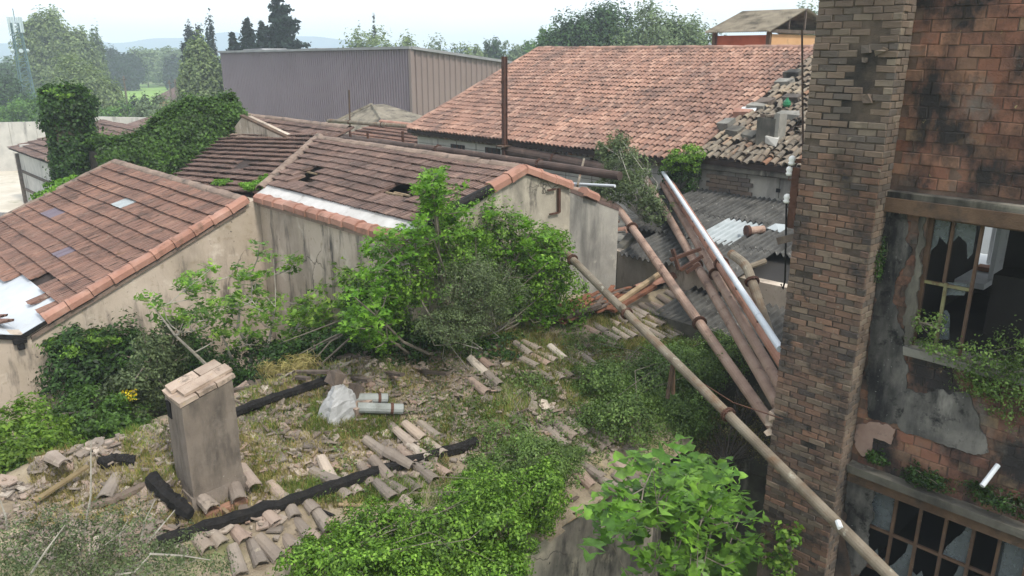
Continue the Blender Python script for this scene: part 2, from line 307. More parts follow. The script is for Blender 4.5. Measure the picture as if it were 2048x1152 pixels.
# ---------------------------------------------------------------- tile pieces (local: x across, y up the slope, z out; lower edge at y=0)
def canal_piece(wd=.17, L=.44, taper=.82, th=.016, seed=0, conc=False, lift=0):
    rr = random.Random(seed); n = 6; vs = []; fs = []
    for (y, k) in ((0, 1), (L, taper)):
        for rad in (wd/2, wd/2-th):
            for i in range(n+1):
                a = math.pi*i/n; z = rad*k*math.sin(a)*.95+rr.uniform(-.004, .004)+(lift if y == 0 else 0)
                vs.append((rad*k*math.cos(a), y+rr.uniform(-.008, .008), -z if conc else z))
    m = n+1
    for i in range(n):
        fs.append((i, i+1, 2*m+i+1, 2*m+i)); fs.append((i, m+i, m+i+1, i+1)); fs.append((m+i, 3*m+i, 3*m+i+1, m+i+1))
    return np.array(vs), fs
def flat_piece(wd=.232, L=.42, seed=0):
    rr = random.Random(seed)
    xs = [0, .05, .058, .074, .082, .14, .148, .164, .172, .214, .22, wd]; zs = [.024, .027, -.004, -.004, .027, .027, -.004, -.004, .027, .027, -.004, -.004]
    vs = []; fs = []; n = len(xs)
    for x, z in zip(xs, zs): vs.append((x, rr.uniform(-.006, .006)-(.012 if z > .015 else -.012), z*1.5+.034))
    for x, z in zip(xs, zs): vs.append((x, L, z*1.3-.02))
    for x, z in zip(xs, zs): vs.append((x, .14, -.012))
    for i in range(n-1):
        fs.append((i, i+1, n+i+1, n+i)); fs.append((2*n+i, 2*n+i+1, i+1, i))
    fs.append((0, n, 2*n)); fs.append((n-1, 2*n+n-1, 2*n-1))
    return np.array(vs), fs
def brick_piece(l, h, d, seed, jit=.004):
    rr = random.Random(seed); j = lambda: rr.uniform(-jit, jit); b = .006
    vs = []   # front face slightly chamfered; local x along the wall, y out of the wall, z up
    for (yy, s) in ((0, 0), (d-b, 0), (d, b)):
        for (sx, sz) in ((-1, -1), (1, -1), (1, 1), (-1, 1)): vs.append((sx*(l/2-s)+j(), yy+j()*.6, sz*(h/2-s)+j()))
    fs = [(8, 9, 10, 11)]
    for a in (0, 4):
        for i in range(4): fs.append((a+i, a+(i+1) % 4, a+4+(i+1) % 4, a+4+i))
    return np.array(vs), fs
PM = {}
def pieces(kind, fn, mat, nvar=4):
    if (kind, mat) not in PM:
        arr = [fn(i*13+1) for i in range(nvar)]
        PM[(kind, mat)] = (arr, [mdata(kind, a, f, mat) for a, f in arr])
    return PM[(kind, mat)]
def lay(part, rest, kind, fn, mat, mats, parent, limit=300, nvar=4):
    """mats: world matrices; the ones nearest the camera become objects of their own, the rest one joined part"""
    arr, mes = pieces(kind, fn, mat, nvar)
    mats = sorted(mats, key=lambda M: (M.translation-Vector((0, 0, H))).length)
    for M in mats[:limit]: inst(part, random.choice(mes), M, parent)
    if len(mats) > limit:
        V = []; F = []; RR = []; b = 0
        for M in mats[limit:]:
            a, f = random.choice(arr); A = np.array(M); V.append(a @ A[:3, :3].T+A[:3, 3]); F += [tuple(i+b for i in q) for q in f]; RR += [random.random()]*len(f); b += len(a)
        obj(rest, np.vstack(V), F, mat, parent, RR, kind='stuff')
def frame(o, x, y, z=None):
    x = Vector(x).normalized(); y = Vector(y).normalized(); z = x.cross(y).normalized(); M = Matrix((x, y, z)).transposed().to_4x4(); M.translation = Vector(o); return M
def jitter(M, t=.006, r=.6, s=0):
    q = Matrix.Rotation(R(random.gauss(0, r)), 4, 'Z') @ Matrix.Rotation(R(random.gauss(0, r)), 4, 'X') @ Matrix.Rotation(R(random.gauss(0, r)), 4, 'Y')
    T = Matrix.Translation(Vector((random.gauss(0, t), random.gauss(0, t), random.gauss(0, t)*.6)))
    return M @ T @ q
# ---------------------------------------------------------------- foliage
def leaf_quads(P, Nn, size, aspect=.55, fold=.25, sv=.5, rng=rs):
    n = len(P); Nn = Nn/np.maximum(np.linalg.norm(Nn, axis=1, keepdims=True), 1e-6)
    t = rng.normal(size=(n, 3)); t -= Nn*(t*Nn).sum(1, keepdims=True); t /= np.maximum(np.linalg.norm(t, axis=1, keepdims=True), 1e-6)
    b = np.cross(Nn, t); L = size*(1+rng.uniform(-sv, sv, (n, 1))); Wd = L*aspect*.5
    base = P-t*L*.5; tip = P+t*L*.5-Nn*L*.12; s1 = P+b*Wd+Nn*Wd*fold; s2 = P-b*Wd+Nn*Wd*fold
    return np.stack([base, s1, tip, s2], 1)
def foliage(name, Q, mat, parent, **t):
    n = len(Q); return obj(name, Q.reshape(-1, 3), np.arange(n*4).reshape(n, 4), mat, parent, rs.rand(n), **t)
def blob_points(blobs, n, clumps=26, spread=.2, shell=.55):
    """leaf positions and outward normals gathered in clumps through ellipsoids [(centre, radii)]"""
    vol = np.array([np.prod(r)**(2/3) for _, r in blobs]); vol /= vol.sum(); P = []; Nn = []
    for (c, r), f in zip(blobs, vol):
        r = np.array(r, float); k = max(3, int(clumps)); d = rs.normal(size=(k, 3)); d /= np.linalg.norm(d, axis=1, keepdims=True)
        rad = shell+(1-shell)*rs.rand(k, 1)**.6; lump = np.array([[1+.35*nz3(q, 1.6, c[0]+c[1])] for q in d])
        cc = d*rad*lump; m = int(n*f); pick = rs.randint(0, k, m)
        sp = spread*(.6+.8*rs.rand(k, 1)); e = rs.normal(size=(m, 3)); e /= np.linalg.norm(e, axis=1, keepdims=True); q = cc[pick]+e*(1.75*rs.rand(m, 1)**.5)*sp[pick]
        P.append(np.array(c)+q*r); nn = q*.9+(q-cc[pick])/spread*.35+rs.normal(size=(m, 3))*.55+np.array([0, 0, .45]); Nn.append(nn)
    return np.vstack(P), np.vstack(Nn)
def bush(name, label, cat, blobs, n, size, mat, base=None, clumps=26, spread=.2, shell=.55, group=None, aspect=.55, stems=10, stemmat='bark', stemr=.02, parts=('foliage', 'stem')):
    b = np.array(base if base is not None else blobs[0][0], float); t = thing(name, b, label, cat, group)
    P, Nn = blob_points(blobs, n, clumps, spread, shell); foliage(parts[0], leaf_quads(P, Nn, size, aspect), mat, t)
    m = MB()
    for i in range(stems):
        e = P[rs.randint(len(P))]; mid = (b+e)/2+rs.normal(size=3)*.12*np.linalg.norm(e-b)
        m.tube([b+rs.normal(size=3)*stemr*1.5, mid, e], [stemr, stemr*.7, stemr*.25], 5, False)
    if stems: m.build(parts[1], stemmat, t)
    return t
def tree(name, label, base, h, blobs, n, size, mat, barkmat='bark', trunk=.25, group=None, clumps=40, spread=.16, shell=.45, limbs=7):
    """blobs in fractions of the height: (dx, dy, z, rx, ry, rz)"""
    base = np.array(base, float); t = thing(name, base, label, 'tree', group)
    B = [(base+np.array([x*h, y*h, z*h]), (a*h, b*h, c*h)) for x, y, z, a, b, c in blobs]
    P, Nn = blob_points(B, n, clumps, spread, shell); foliage('crown', leaf_quads(P, Nn, size), mat, t)
    m = MB(); top = np.array(B[0][0]); m.tube([base, base+(top-base)*.5+rs.normal(size=3)*h*.01, top], [trunk, trunk*.75, trunk*.3], 7)
    for i in range(limbs):
        a = base+(top-base)*rs.uniform(.35, .85); e = P[rs.randint(len(P))]; m.tube([a, (a+e)/2+rs.normal(size=3)*h*.02, e], [trunk*.4, trunk*.25, trunk*.1], 5)
    m.build('trunk', barkmat, t); return t
# ================================================================ the setting
tag(obj('ground', [(-1200, -1200, 0), (1200, -1200, 0), (1200, 1200, 0), (-1200, 1200, 0)], [(0, 1, 2, 3)], 'earth'), kind='structure')
def sheet(name, pts, mat, dz):
    P = [pz(x, y, -H) for x, y in pts]; P = [(p[0], p[1], dz) for p in P]
    return tag(obj(name, P, [tuple(range(len(P)))], mat), kind='structure')
sheet('meadow', [(-300, 214), (360, 212), (400, 186), (300, 168), (225, 172), (-300, 185)], 'meadow', .02)
sheet('yard', [(-500, 470), (90, 470), (140, 400), (60, 322), (-500, 322)], 'yard_dirt', .02)
sheet('lane', [(-500, 480), (60, 470), (60, 426), (-500, 424)], 'asphalt', .03)
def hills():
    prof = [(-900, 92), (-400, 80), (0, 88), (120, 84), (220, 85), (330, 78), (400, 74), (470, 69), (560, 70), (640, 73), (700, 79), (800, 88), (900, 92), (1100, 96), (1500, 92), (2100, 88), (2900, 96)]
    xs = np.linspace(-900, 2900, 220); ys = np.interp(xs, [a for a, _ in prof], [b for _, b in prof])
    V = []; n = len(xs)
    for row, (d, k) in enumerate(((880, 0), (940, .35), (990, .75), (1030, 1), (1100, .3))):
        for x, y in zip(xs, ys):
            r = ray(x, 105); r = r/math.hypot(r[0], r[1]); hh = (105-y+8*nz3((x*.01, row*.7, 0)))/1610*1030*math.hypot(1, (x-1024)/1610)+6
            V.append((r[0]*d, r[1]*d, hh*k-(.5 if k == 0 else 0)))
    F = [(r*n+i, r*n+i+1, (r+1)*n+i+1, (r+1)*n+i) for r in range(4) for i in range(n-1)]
    tag(obj('hills', V, F, 'hazed_hillside', smooth=True), kind='structure')
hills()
# the hazy air: one closed box round the whole place
hz = MB().box((0, 0, 19), (2500, 2500, 40)).build('haze', None); tag(hz, kind='stuff')
hm = bpy.data.materials.new('air'); hm.use_nodes = True; hm.node_tree.nodes.clear()
ho = hm.node_tree.nodes.new('ShaderNodeOutputMaterial'); hv = hm.node_tree.nodes.new('ShaderNodeVolumePrincipled')
hv.inputs['Color'].default_value = (.80, .90, 1.0, 1); hv.inputs['Density'].default_value = .0013; hv.inputs['Anisotropy'].default_value = .1
hm.node_tree.links.new(hv.outputs[0], ho.inputs['Volume']); hz.data.materials.append(hm)
# ---------------------------------------------------------------- far trees
def at(x, y, d):
    r = ray(x, y); f = r[0]*math.sin(_a)+r[1]*math.cos(_a); return C0+r*(d/f)
def ftree(name, label, x, ytop, d, wpx, mat, n=5000, style='round', group=None, size=None, barkmat='bark'):
    base = at(x, 105, d); base[2] = 0; top = at(x, ytop, d)[2]; h = top; wd = wpx*d/1540/2; k = wd/h
    if style == 'round': bl = [(0, 0, .66, k*.95, k*.95, .34), (.3*k, -.3*k, .42, k*.75, k*.75, .28), (-.35*k, .35*k, .45, k*.75, k*.75, .3)]
    elif style == 'tall': bl = [(0, 0, .72, k*.6, k*.6, .28), (.45*k, -.4*k, .5, k*.6, k*.6, .3), (-.45*k, .4*k, .55, k*.6, k*.6, .3), (.1*k, 0, .35, k*.9, k*.9, .28), (-.3*k, .2*k, .8, k*.4, k*.4, .18)]
    elif style == 'column': bl = [(0, 0, .55, k, k, .44), (0, 0, .3, k*.9, k*.9, .28)]
    else: bl = [(0, 0, .5, k, k, .48), (.4*k, -.4*k, .4, k*.7, k*.7, .36), (-.4*k, .4*k, .35, k*.7, k*.7, .33)]
    return tree(name, label, base, h, bl, int(n*3.6), size or max(.24, d*.0038), mat, barkmat, max(.12, h*.018), group, clumps=90, spread=.2, shell=.35)
G1 = 'trees beyond the yard wall'
ftree('poplar_tree', 'tall pale green feathery tree beside the telecom mast', 108, 26, 118, 118, 'pale_far', 12000, 'tall', G1)
ftree('poplar_tree', 'pale tree with a flat crown behind the tall feathery tree', 165, 58, 120, 64, 'pale_far', 4000, 'tall', G1)
ftree('poplar_tree', 'slim columnar poplar standing alone against the hills', 195, 62, 130, 24, 'olive_far', 1800, 'column', G1)
ftree('willow_tree', 'bushy pale willow in front of the tall feathery tree', 158, 128, 88, 120, 'pale_far', 7000, 'bush', G1)
ftree('dark_tree', 'dark tree mass behind the telecom mast', 25, 118, 135, 130, 'oak_far', 5000, 'bush', G1)
ftree('dark_tree', 'low dark tree left of the telecom mast foot', -10, 150, 90, 80, 'oak_far', 4000, 'bush', G1)
ftree('pine_tree', 'dark round pine at the edge of the green field', 237, 97, 195, 66, 'dark_far', 4500, 'bush', G1)
ftree('ash_tree', 'hazy pale tree to the right of the dark round pine', 288, 101, 215, 62, 'olive_far', 3500, 'round', G1)
ftree('ash_tree', 'hazy wide tree far behind the small tiled house', 335, 97, 230, 86, 'olive_far', 3500, 'round', G1)
ftree('pine_tree', 'small dark tree just left of the dark cypress group', 352, 116, 200, 44, 'dark_far', 2500, 'bush', G1)
ftree('pine_tree', 'dark evergreen behind the pale poplar by the warehouse', 397, 50, 98, 62, 'dark_far', 4500, 'tall', G1)
ftree('cypress_tree', 'thin pointed cypress behind the pale poplar', 424, 43, 95, 20, 'dark_far', 1600, 'column', G1)
ftree('poplar_tree', 'pale poplar standing against the warehouse corner', 402, 82, 74, 84, 'pale_far', 9000, 'tall', G1)
ftree('dark_tree', 'dark tree squeezed between pale poplar and warehouse', 442, 118, 80, 44, 'dark_far', 3000, 'bush', G1)
G2 = 'trees behind the warehouse'
ftree('elm_tree', 'pale wide tree rising over the warehouse roof', 742, 60, 95, 120, 'pale_far', 5000, 'round', G2)
ftree('elm_tree', 'small pale tree over the warehouse near its corner', 815, 72, 100, 70, 'pale_far', 3000, 'round', G2)
ftree('cypress_tree', 'small dark cypress tip in the pale tree over the warehouse', 750, 50, 100, 12, 'dark_far', 700, 'column', G2)
for (x, y, wd, m, lb) in ((885, 84, 90, 'olive_far', 'grey green tree above the warehouse side wall'), (945, 92, 70, 'pale_far', 'low pale tree in the treeline between warehouse and red roof'), (985, 86, 44, 'oak_far', 'dark rounded tree in the treeline between warehouse and red roof'), (1028, 90, 70, 'olive_far', 'grey green tree beside the dark rounded tree'), (1062, 84, 50, 'bush_far', 'mid green tree at the corner of the red tiled roof')):
    ftree('elm_tree', lb, x, y, 112, wd, m, 3200, 'round', G2)
G3 = 'trees behind the red tiled roof'
for (x, y, d, wd, m, st, lb, n) in ((1100, 60, 72, 62, 'bush_far', 'tall', 'slim green tree at the left end of the big clump', 3500), (1150, 34, 66, 110, 'oak_far', 'tall', 'dense green tree behind the red tiled ridge', 9000), (1222, 6, 68, 130, 'oak_far', 'tall', 'tallest dense green tree behind the red tiled ridge', 11000), (1300, 22, 60, 140, 'olive_far', 'round', 'grey green bushy tree behind the red tiled ridge', 9000), (1372, 36, 58, 120, 'olive_far', 'round', 'grey green tree beside the brick roof turret', 7000), (1615, 12, 70, 50, 'olive_far', 'round', 'tree tip between turret roof and brick pillar', 1500)):
    ftree('ash_tree', lb, x, y, d, wd*1.4, m, int(n*1.8), st, G3)
def conifer(label, x, ytop, d, wpx, n):
    base = at(x, 105, d); base[2] = 0; h = at(x, ytop, d)[2]; wd = wpx*d/1540/2; t = thing('conifer_tree', base, label, 'tree', 'conifers behind the warehouse')
    m = MB(); m.tube([base, base+np.array([0, 0, h])], [.25, .04], 7); P = []; Nn = []
    lv = 34
    for i in range(lv):
        f = i/(lv-1); z = h*(.25+.75*f); rr = wd*(1-f)**.8*(.75+.5*rs.rand())+.08
        for k in range(9 if f < .9 else 4):
            a = rs.rand()*6.28; d2 = np.array([math.cos(a), math.sin(a), 0]); rl = rr*(.65+.5*rs.rand())
            e = base+d2*rl+np.array([0, 0, z+.12*rl]); s = base+np.array([0, 0, z]); m.tube([s, e], [.05, .015], 4, False)
            q = int(n/lv/4*(.3+rl/wd)); tt = rs.rand(q, 1)**.7; p = s+(e-s)*tt+rs.normal(size=(q, 3))*np.array([.16, .16, .1])*(.5+rl*.25); P.append(p); Nn.append(rs.normal(size=(q, 3))+np.array([0, 0, .7]))
    m.build('trunk', 'dark_bark', t); foliage('crown', leaf_quads(np.vstack(P), np.vstack(Nn), .44, .5), 'dark_far', t)
conifer('tallest dark conifer towering over the warehouse', 565, -14, 76, 150, 7000)
conifer('middle sized dark conifer left of the tallest one', 500, 40, 80, 100, 4200)
conifer('narrow dark conifer close to the tallest one', 528, 46, 78, 80, 3200)
conifer('small dark conifer at the warehouse end', 468, 68, 80, 84, 3000)
G4 = 'shrubs along the yard wall'
for (x, y, d, wd, m, lb, n) in ((35, 186, 74, 135, 'bush_far', 'big rounded green shrub over the grey yard wall', 7000), (105, 215, 74, 60, 'olive_far', 'loose grey green shrub beside the ivy tower', 2500), (225, 208, 74, 100, 'bush_far', 'low green shrub row behind the ivy tower', 5000), (312, 194, 74, 110, 'olive_far', 'leafy shrub in front of the small tiled house', 6000), (366, 206, 60, 90, 'bush_far', 'green shrub behind the ivy covered wall', 4000), (420, 214, 58, 70, 'bush_far', 'green shrub at the foot of the pale poplar', 3000), (258, 190, 85, 30, 'dark_far', 'small dark round shrub at the field edge', 1200), (276, 182, 86, 22, 'dark_far', 'dark shrub ball beside the field', 900), (-60, 200, 74, 90, 'bush_far', 'green shrub over the left end of the yard wall', 3000)):
    base = at(x, 105, d); base[2] = 0; top = at(x, y, d)[2]; r = wd*d/1540/2; h = top
    bush('yard_shrub', lb, 'shrub', [(base+np.array([0, 0, h*.55]), (r, r, h*.45)), (base+np.array([.4*r, -.4*r, h*.4]), (r*.7, r*.7, h*.38)), (base+np.array([-.4*r, .4*r, h*.45]), (r*.7, r*.7, h*.4))], int(n*1.3), .26, m, base, 60, .18, .5, G4, stems=5, stemr=.05)
# a far wood that reads as one mass
P = []
for i in range(900):
    x = rs.uniform(-500, 1500); d = rs.uniform(240, 420); b = at(x, 105, d); hh = 5.5+3.5*nz3((x*.02, 0, 0))+rs.rand()*2; b[2] = 0
    q = rs.normal(size=(16, 3))*np.array([2.2, 2.2, hh*.25])+np.array([0, 0, hh*.5]); P.append(b+np.abs(q)*np.array([1, 1, 1]))
P = np.vstack(P); tag(foliage('far_wood', leaf_quads(P, rs.normal(size=P.shape)+np.array([0, 0, .5]), 1.6), 'oak_far', None), kind='stuff')
# ---------------------------------------------------------------- small far house, poles, mast
def house():
    a = at(312, 200, 104); b = a.copy(); b[2] = 0; t = thing('farmhouse', b, 'small cream farmhouse with a tiled roof at the field edge', 'house')
    x, y = b[0], b[1]; m = MB().box((x+3.5, y-2.5, 1.6), (5, 9, 3.2)); m.build('wall', 'tan_render', t)
    m = MB().prism([(x+.6, y-7.4, 3.2), (x+6.4, y-7.4, 3.2), (x+3.5, y-7.4, 4.5)], (0, 9.8, 0)); m.build('roof', 'old_flat_tile', t)
    for k in range(3): MB().box((x+.98, y-5.5+k*2.6, 1.7), (.06, .8, 1.1)).build('window', 'dark_interior', t)
house()
for (x, y0, d, lb) in ((240, 152, 92, 'grey utility pole standing in the green field'), (331, 160, 98, 'wooden utility pole left of the small farmhouse'), (343, 158, 96, 'wooden utility pole in front of the small farmhouse')):
    b = at(x, 105, d); b[2] = 0; h = at(x, y0, d)[2]; t = thing('utility_pole', b, lb, 'pole', 'utility poles')
    MB().tube([b, b+np.array([0, 0, h])], [.14, .1], 7).build('shaft', 'bark', t); MB().box(b+np.array([0, 0, h-.4]), (.1, 1.3, .12)).build('crossarm', 'old_wood', t)
def mast():
    b = at(41, 105, 105); b[2] = 0; h = at(32, 30, 105)[2]; t = thing('telecom_mast', b, 'green lattice telecom mast with panel antennas', 'mast')
    m = MB(); w0, w1 = .75, .45
    cs = [(1, 1), (-1, 1), (-1, -1), (1, -1)]
    for sx, sy in cs: m.tube([b+np.array([sx*w0, sy*w0, 0]), b+np.array([sx*w1, sy*w1, h-1])], .07, 5)
    nl = 16
    for i in range(nl):
        z0, z1 = (h-1)*i/nl, (h-1)*(i+1)/nl; a0 = w0+(w1-w0)*i/nl; a1 = w0+(w1-w0)*(i+1)/nl
        for k in range(4):
            p, q = cs[k], cs[(k+1) % 4]; m.tube([b+np.array([p[0]*a0, p[1]*a0, z0]), b+np.array([q[0]*a1, q[1]*a1, z1])], .04, 4); m.tube([b+np.array([p[0]*a1, p[1]*a1, z1]), b+np.array([q[0]*a1, q[1]*a1, z1])], .04, 4)
    m.build('lattice', 'mast_green', t)
    for k in range(6):
        a = k*1.047; MB().box(b+np.array([.75*math.cos(a), .75*math.sin(a), h-1.2]), (.2, .2, 1.9)).build('antenna', 'mast_white', t)
    for k in range(3):
        a = k*2.1+.4; MB().tube([b+np.array([.7*math.cos(a), .7*math.sin(a), h-4.4]), b+np.array([1.1*math.cos(a), 1.1*math.sin(a), h-4.4])], .25, 10).build('dish', 'mast_white', t)
    MB().tube([b+np.array([0, 0, h-1]), b+np.array([0, 0, h+.8])], .05, 5).build('rod', 'mast_green', t)
mast()
# ================================================================ buildings
zc = lambda z: H+z
def place_tiles(o, along, up, nc, nr, tw, tl, skip=None, sag=None, jt=.004, jr=.5, fill=None):
    """tile frames on a sloping rectangle: o is the low corner, along the eave, up the slope"""
    al = Vector(along).normalized(); uv = Vector(up).normalized(); nn = al.cross(uv).normalized(); o = Vector(o); T = []
    for j in range(nr):
        for i in range(nc):
            if skip and skip(i, j): continue
            p = o+al*(tw*i)+uv*(tl*j)
            if sag: p = p+nn*sag(i, j)
            T.append(jitter(frame(p, al, uv), jt, jr))
    return T
def project(P):
    d = np.array(P)-C0; a = d[0]*math.cos(_a)-d[1]*math.sin(_a); f = d[0]*math.sin(_a)+d[1]*math.cos(_a); dep = f*_cp-d[2]*_sp; upc = f*_sp+d[2]*_cp
    return 1024+1540*a/dep, 576-1540*upc/dep
def near_px(M, pts, r):
    x, y = project(M.translation+M.to_3x3() @ Vector((.11, .17, .02))); return any(abs(x-a)*b[0]+abs(y-c)*b[1] < 1 for a, c, b in pts) if False else any(((x-a)/r[0])**2+((y-c)/r[1])**2 < 1 for a, c in pts)
flat = lambda s: flat_piece(seed=s)
def special(parent, name, mat, Ms):
    _, me = pieces('flat_tile', flat, mat, 2)
    for M in Ms: inst(name, me[0], M, parent)
# coping and ridge pieces (local: y along the run, z up)
def coping_piece(L=.42, s=0):
    pr = [(-.12, -.07), (-.12, .03), (-.055, .085), (.055, .085), (.12, .03), (.12, -.07)]
    vs = []; fs = []
    for y, k in ((0, 1.14), (.06, 1.14), (.065, 1), (L, .95)):
        for x, z in pr: vs.append((x*k, y, z*k if z > 0 else z))
    for r in range(3):
        for i in range(5): fs.append((r*6+i, r*6+i+1, r*6+6+i+1, r*6+6+i))
    fs.append((5, 4, 3, 2, 1, 0)); fs.append((18, 19, 20, 21, 22, 23)); return np.array(vs), fs
def run_pieces(name, kind, fn, mat, a, b, L, parent, jt=.006, jr=1.2):
    a, b = Vector(a), Vector(b); d = b-a; n = max(1, int(round(d.length/L))); x = d.normalized().cross(Vector((0, 0, 1)))
    _, me = pieces(kind, fn, mat, 3)
    for i in range(n):
        M = jitter(frame(a+d*(i/n), x, d), jt, jr); inst(name, random.choice(me), M, parent)
ridge_fn = lambda s: canal_piece(.24, .42, .92, .02, s)
# ---------------------------------------------------------------- A: gabled shed with the flat tile slope
def shed_a():
    t = thing('gabled_shed', (4.7, 18.8, 0), 'plastered gable shed with brown flat tiles and orange coping along its rake', 'building')
    GV = 14.87; k = .4175; rz = lambda U: zc(-2.86)-k*(6.72-U)
    # gable wall (with the valley and the next bay rising to the left)
    MB().prism([(-3, GV, 0), (7.05, GV, 0), (7.05, GV, zc(-2.95)), (6.72, GV, rz(6.72)-.02), (2.55, GV, rz(2.55)-.06), (2.2, GV, zc(-4.58)), (-3, GV, zc(-3.6))], (0, .3, 0)).build('wall', 'beige_plaster', t)
    MB().box((6.9, 18.8, zc(-2.9)/2), (.25, 7.8, zc(-2.9))).build('rear_wall', 'beige_plaster', t)
    dk = MB().prism([(2.35, GV+.05, rz(2.35)-.2), (6.72, GV+.05, rz(6.72)-.2), (6.72, GV+.05, rz(6.72)-.06), (2.35, GV+.05, rz(2.35)-.06)], (0, 7.9, 0)).build('roof', 'roof_underlay', t)
    # white lining of the valley
    m = MB(); P = lambda U, V, dz=0: (U, V, rz(U)+dz)
    m.prism([P(2.45, GV-.06, -.025), P(3.2, GV-.06, -.025), P(3.2, GV-.06, -.05), P(2.45, GV-.06, -.05)], (0, 5.5, 0))
    m.prism([(2.448, GV-.06, rz(2.45)-.025), (1.9, GV-.06, zc(-4.42)), (0, GV-.06, zc(-4.0)), (0, GV-.06, zc(-4.03)), (1.9, GV-.06, zc(-4.45)), (2.448, GV-.06, rz(2.45)-.05)], (0, 5.5, 0)); m.build('valley_lining', 'white_sheet', t)
    m = MB(); m.prism([P(2.45, GV-.075, .0), P(3.1, GV-.075, .0), P(3.1, GV-.075, -.05), P(2.45, GV-.075, -.09)], (0, .02, 0)); m.prism([(2.45, GV-.075, rz(2.45)), (1.2, GV-.075, zc(-4.27)), (1.2, GV-.075, zc(-4.36)), (2.45, GV-.075, rz(2.45)-.09)], (0, .02, 0)); m.build('drip_edge', 'char', t)
    m = MB(); m.box((2.42, GV-.07, zc(-4.83)), (.1, .1, .12)); m.box((2.42, GV-.06, zc(-4.74)), (.2, .1, .09)); m.build('rain_hopper', 'char', t)
    up = Vector((1, 0, k)).normalized(); L = .347; nr = 12
    o = Vector((6.72, GV+.02, rz(6.72)))-up*(L*nr+.02)
    cut = {0: 7, 1: 4}
    def skip(i, j):
        if j == 0: return i in (2, 3, 5, 6, 7, 8, 9, 10, 11, 12)
        if j == 1: return i in (7, 8, 9)
        return False
    # along must make along x up point out of the roof: run from the far end
    o = o+Vector((0, 34*.232, 0)); sk = lambda i, j: skip(33-i, j)
    T = place_tiles(o, (0, -1, 0), up, 34, nr, .232, L, sk, lambda i, j: .03*nz3((i*.12, j*.2, 3), 1)-.012*math.sin(i*.3), .004, .5)
    sp = [M for M in T if near_px(M, [(242, 413)], (15, 8))]; bl = [M for M in T if near_px(M, [(105, 428), (132, 502)], (12, 7))]
    ids = set(map(id, sp+bl)); lay('tile', 'far_tiles', 'flat_tile', flat, 'flat_tile', [M for M in T if id(M) not in ids], dk)
    special(dk, 'glass_tile', 'clear_sheet', sp); special(dk, 'painted_tile', 'solar_blue', bl)
    lt = MB()      # loose tiles lying in the valley
    for (x, y, a) in ((18, 629, 20), (2, 624, 30)):
        p = pV(x, y, 15.0); q = Matrix.Rotation(R(a), 3, 'Z'); inst('loose_tile', pieces('flat_tile', flat, 'flat_tile', 4)[1][0], frame((2.25, 15.1 if a == 20 else 15.45, zc(-4.49)), q @ Vector((1, 0, -.1)), q @ Vector((0, 1, 0))), t)
    run_pieces('ridge_tile', 'ridge_tile', ridge_fn, 'ridge_mortar', (6.72, 22.8, rz(6.72)-.03), (6.72, 15.0, rz(6.72)-.03), .36, t)
    run_pieces('verge_tile', 'ridge_tile', ridge_fn, 'ridge_mortar', (2.4, 22.85, rz(2.4)-.03), (6.72, 22.85, rz(6.72)-.03), .38, t)
    run_pieces('coping_tile', 'coping', lambda s: coping_piece(s=s), 'orange_coping', (2.85, GV+.02, rz(2.85)+.0), (6.75, GV+.02, rz(6.75)+.0), .42, t)
    m = MB(); m.prism([(2.6, GV-.05, rz(2.6)-.12), (6.7, GV-.05, rz(6.7)-.1), (6.7, GV-.05, rz(6.7)-.16), (2.6, GV-.05, rz(2.6)-.2)], (0, .06, 0)); m.build('mortar_bed', 'ridge_mortar', t)
    return t
shed_a()
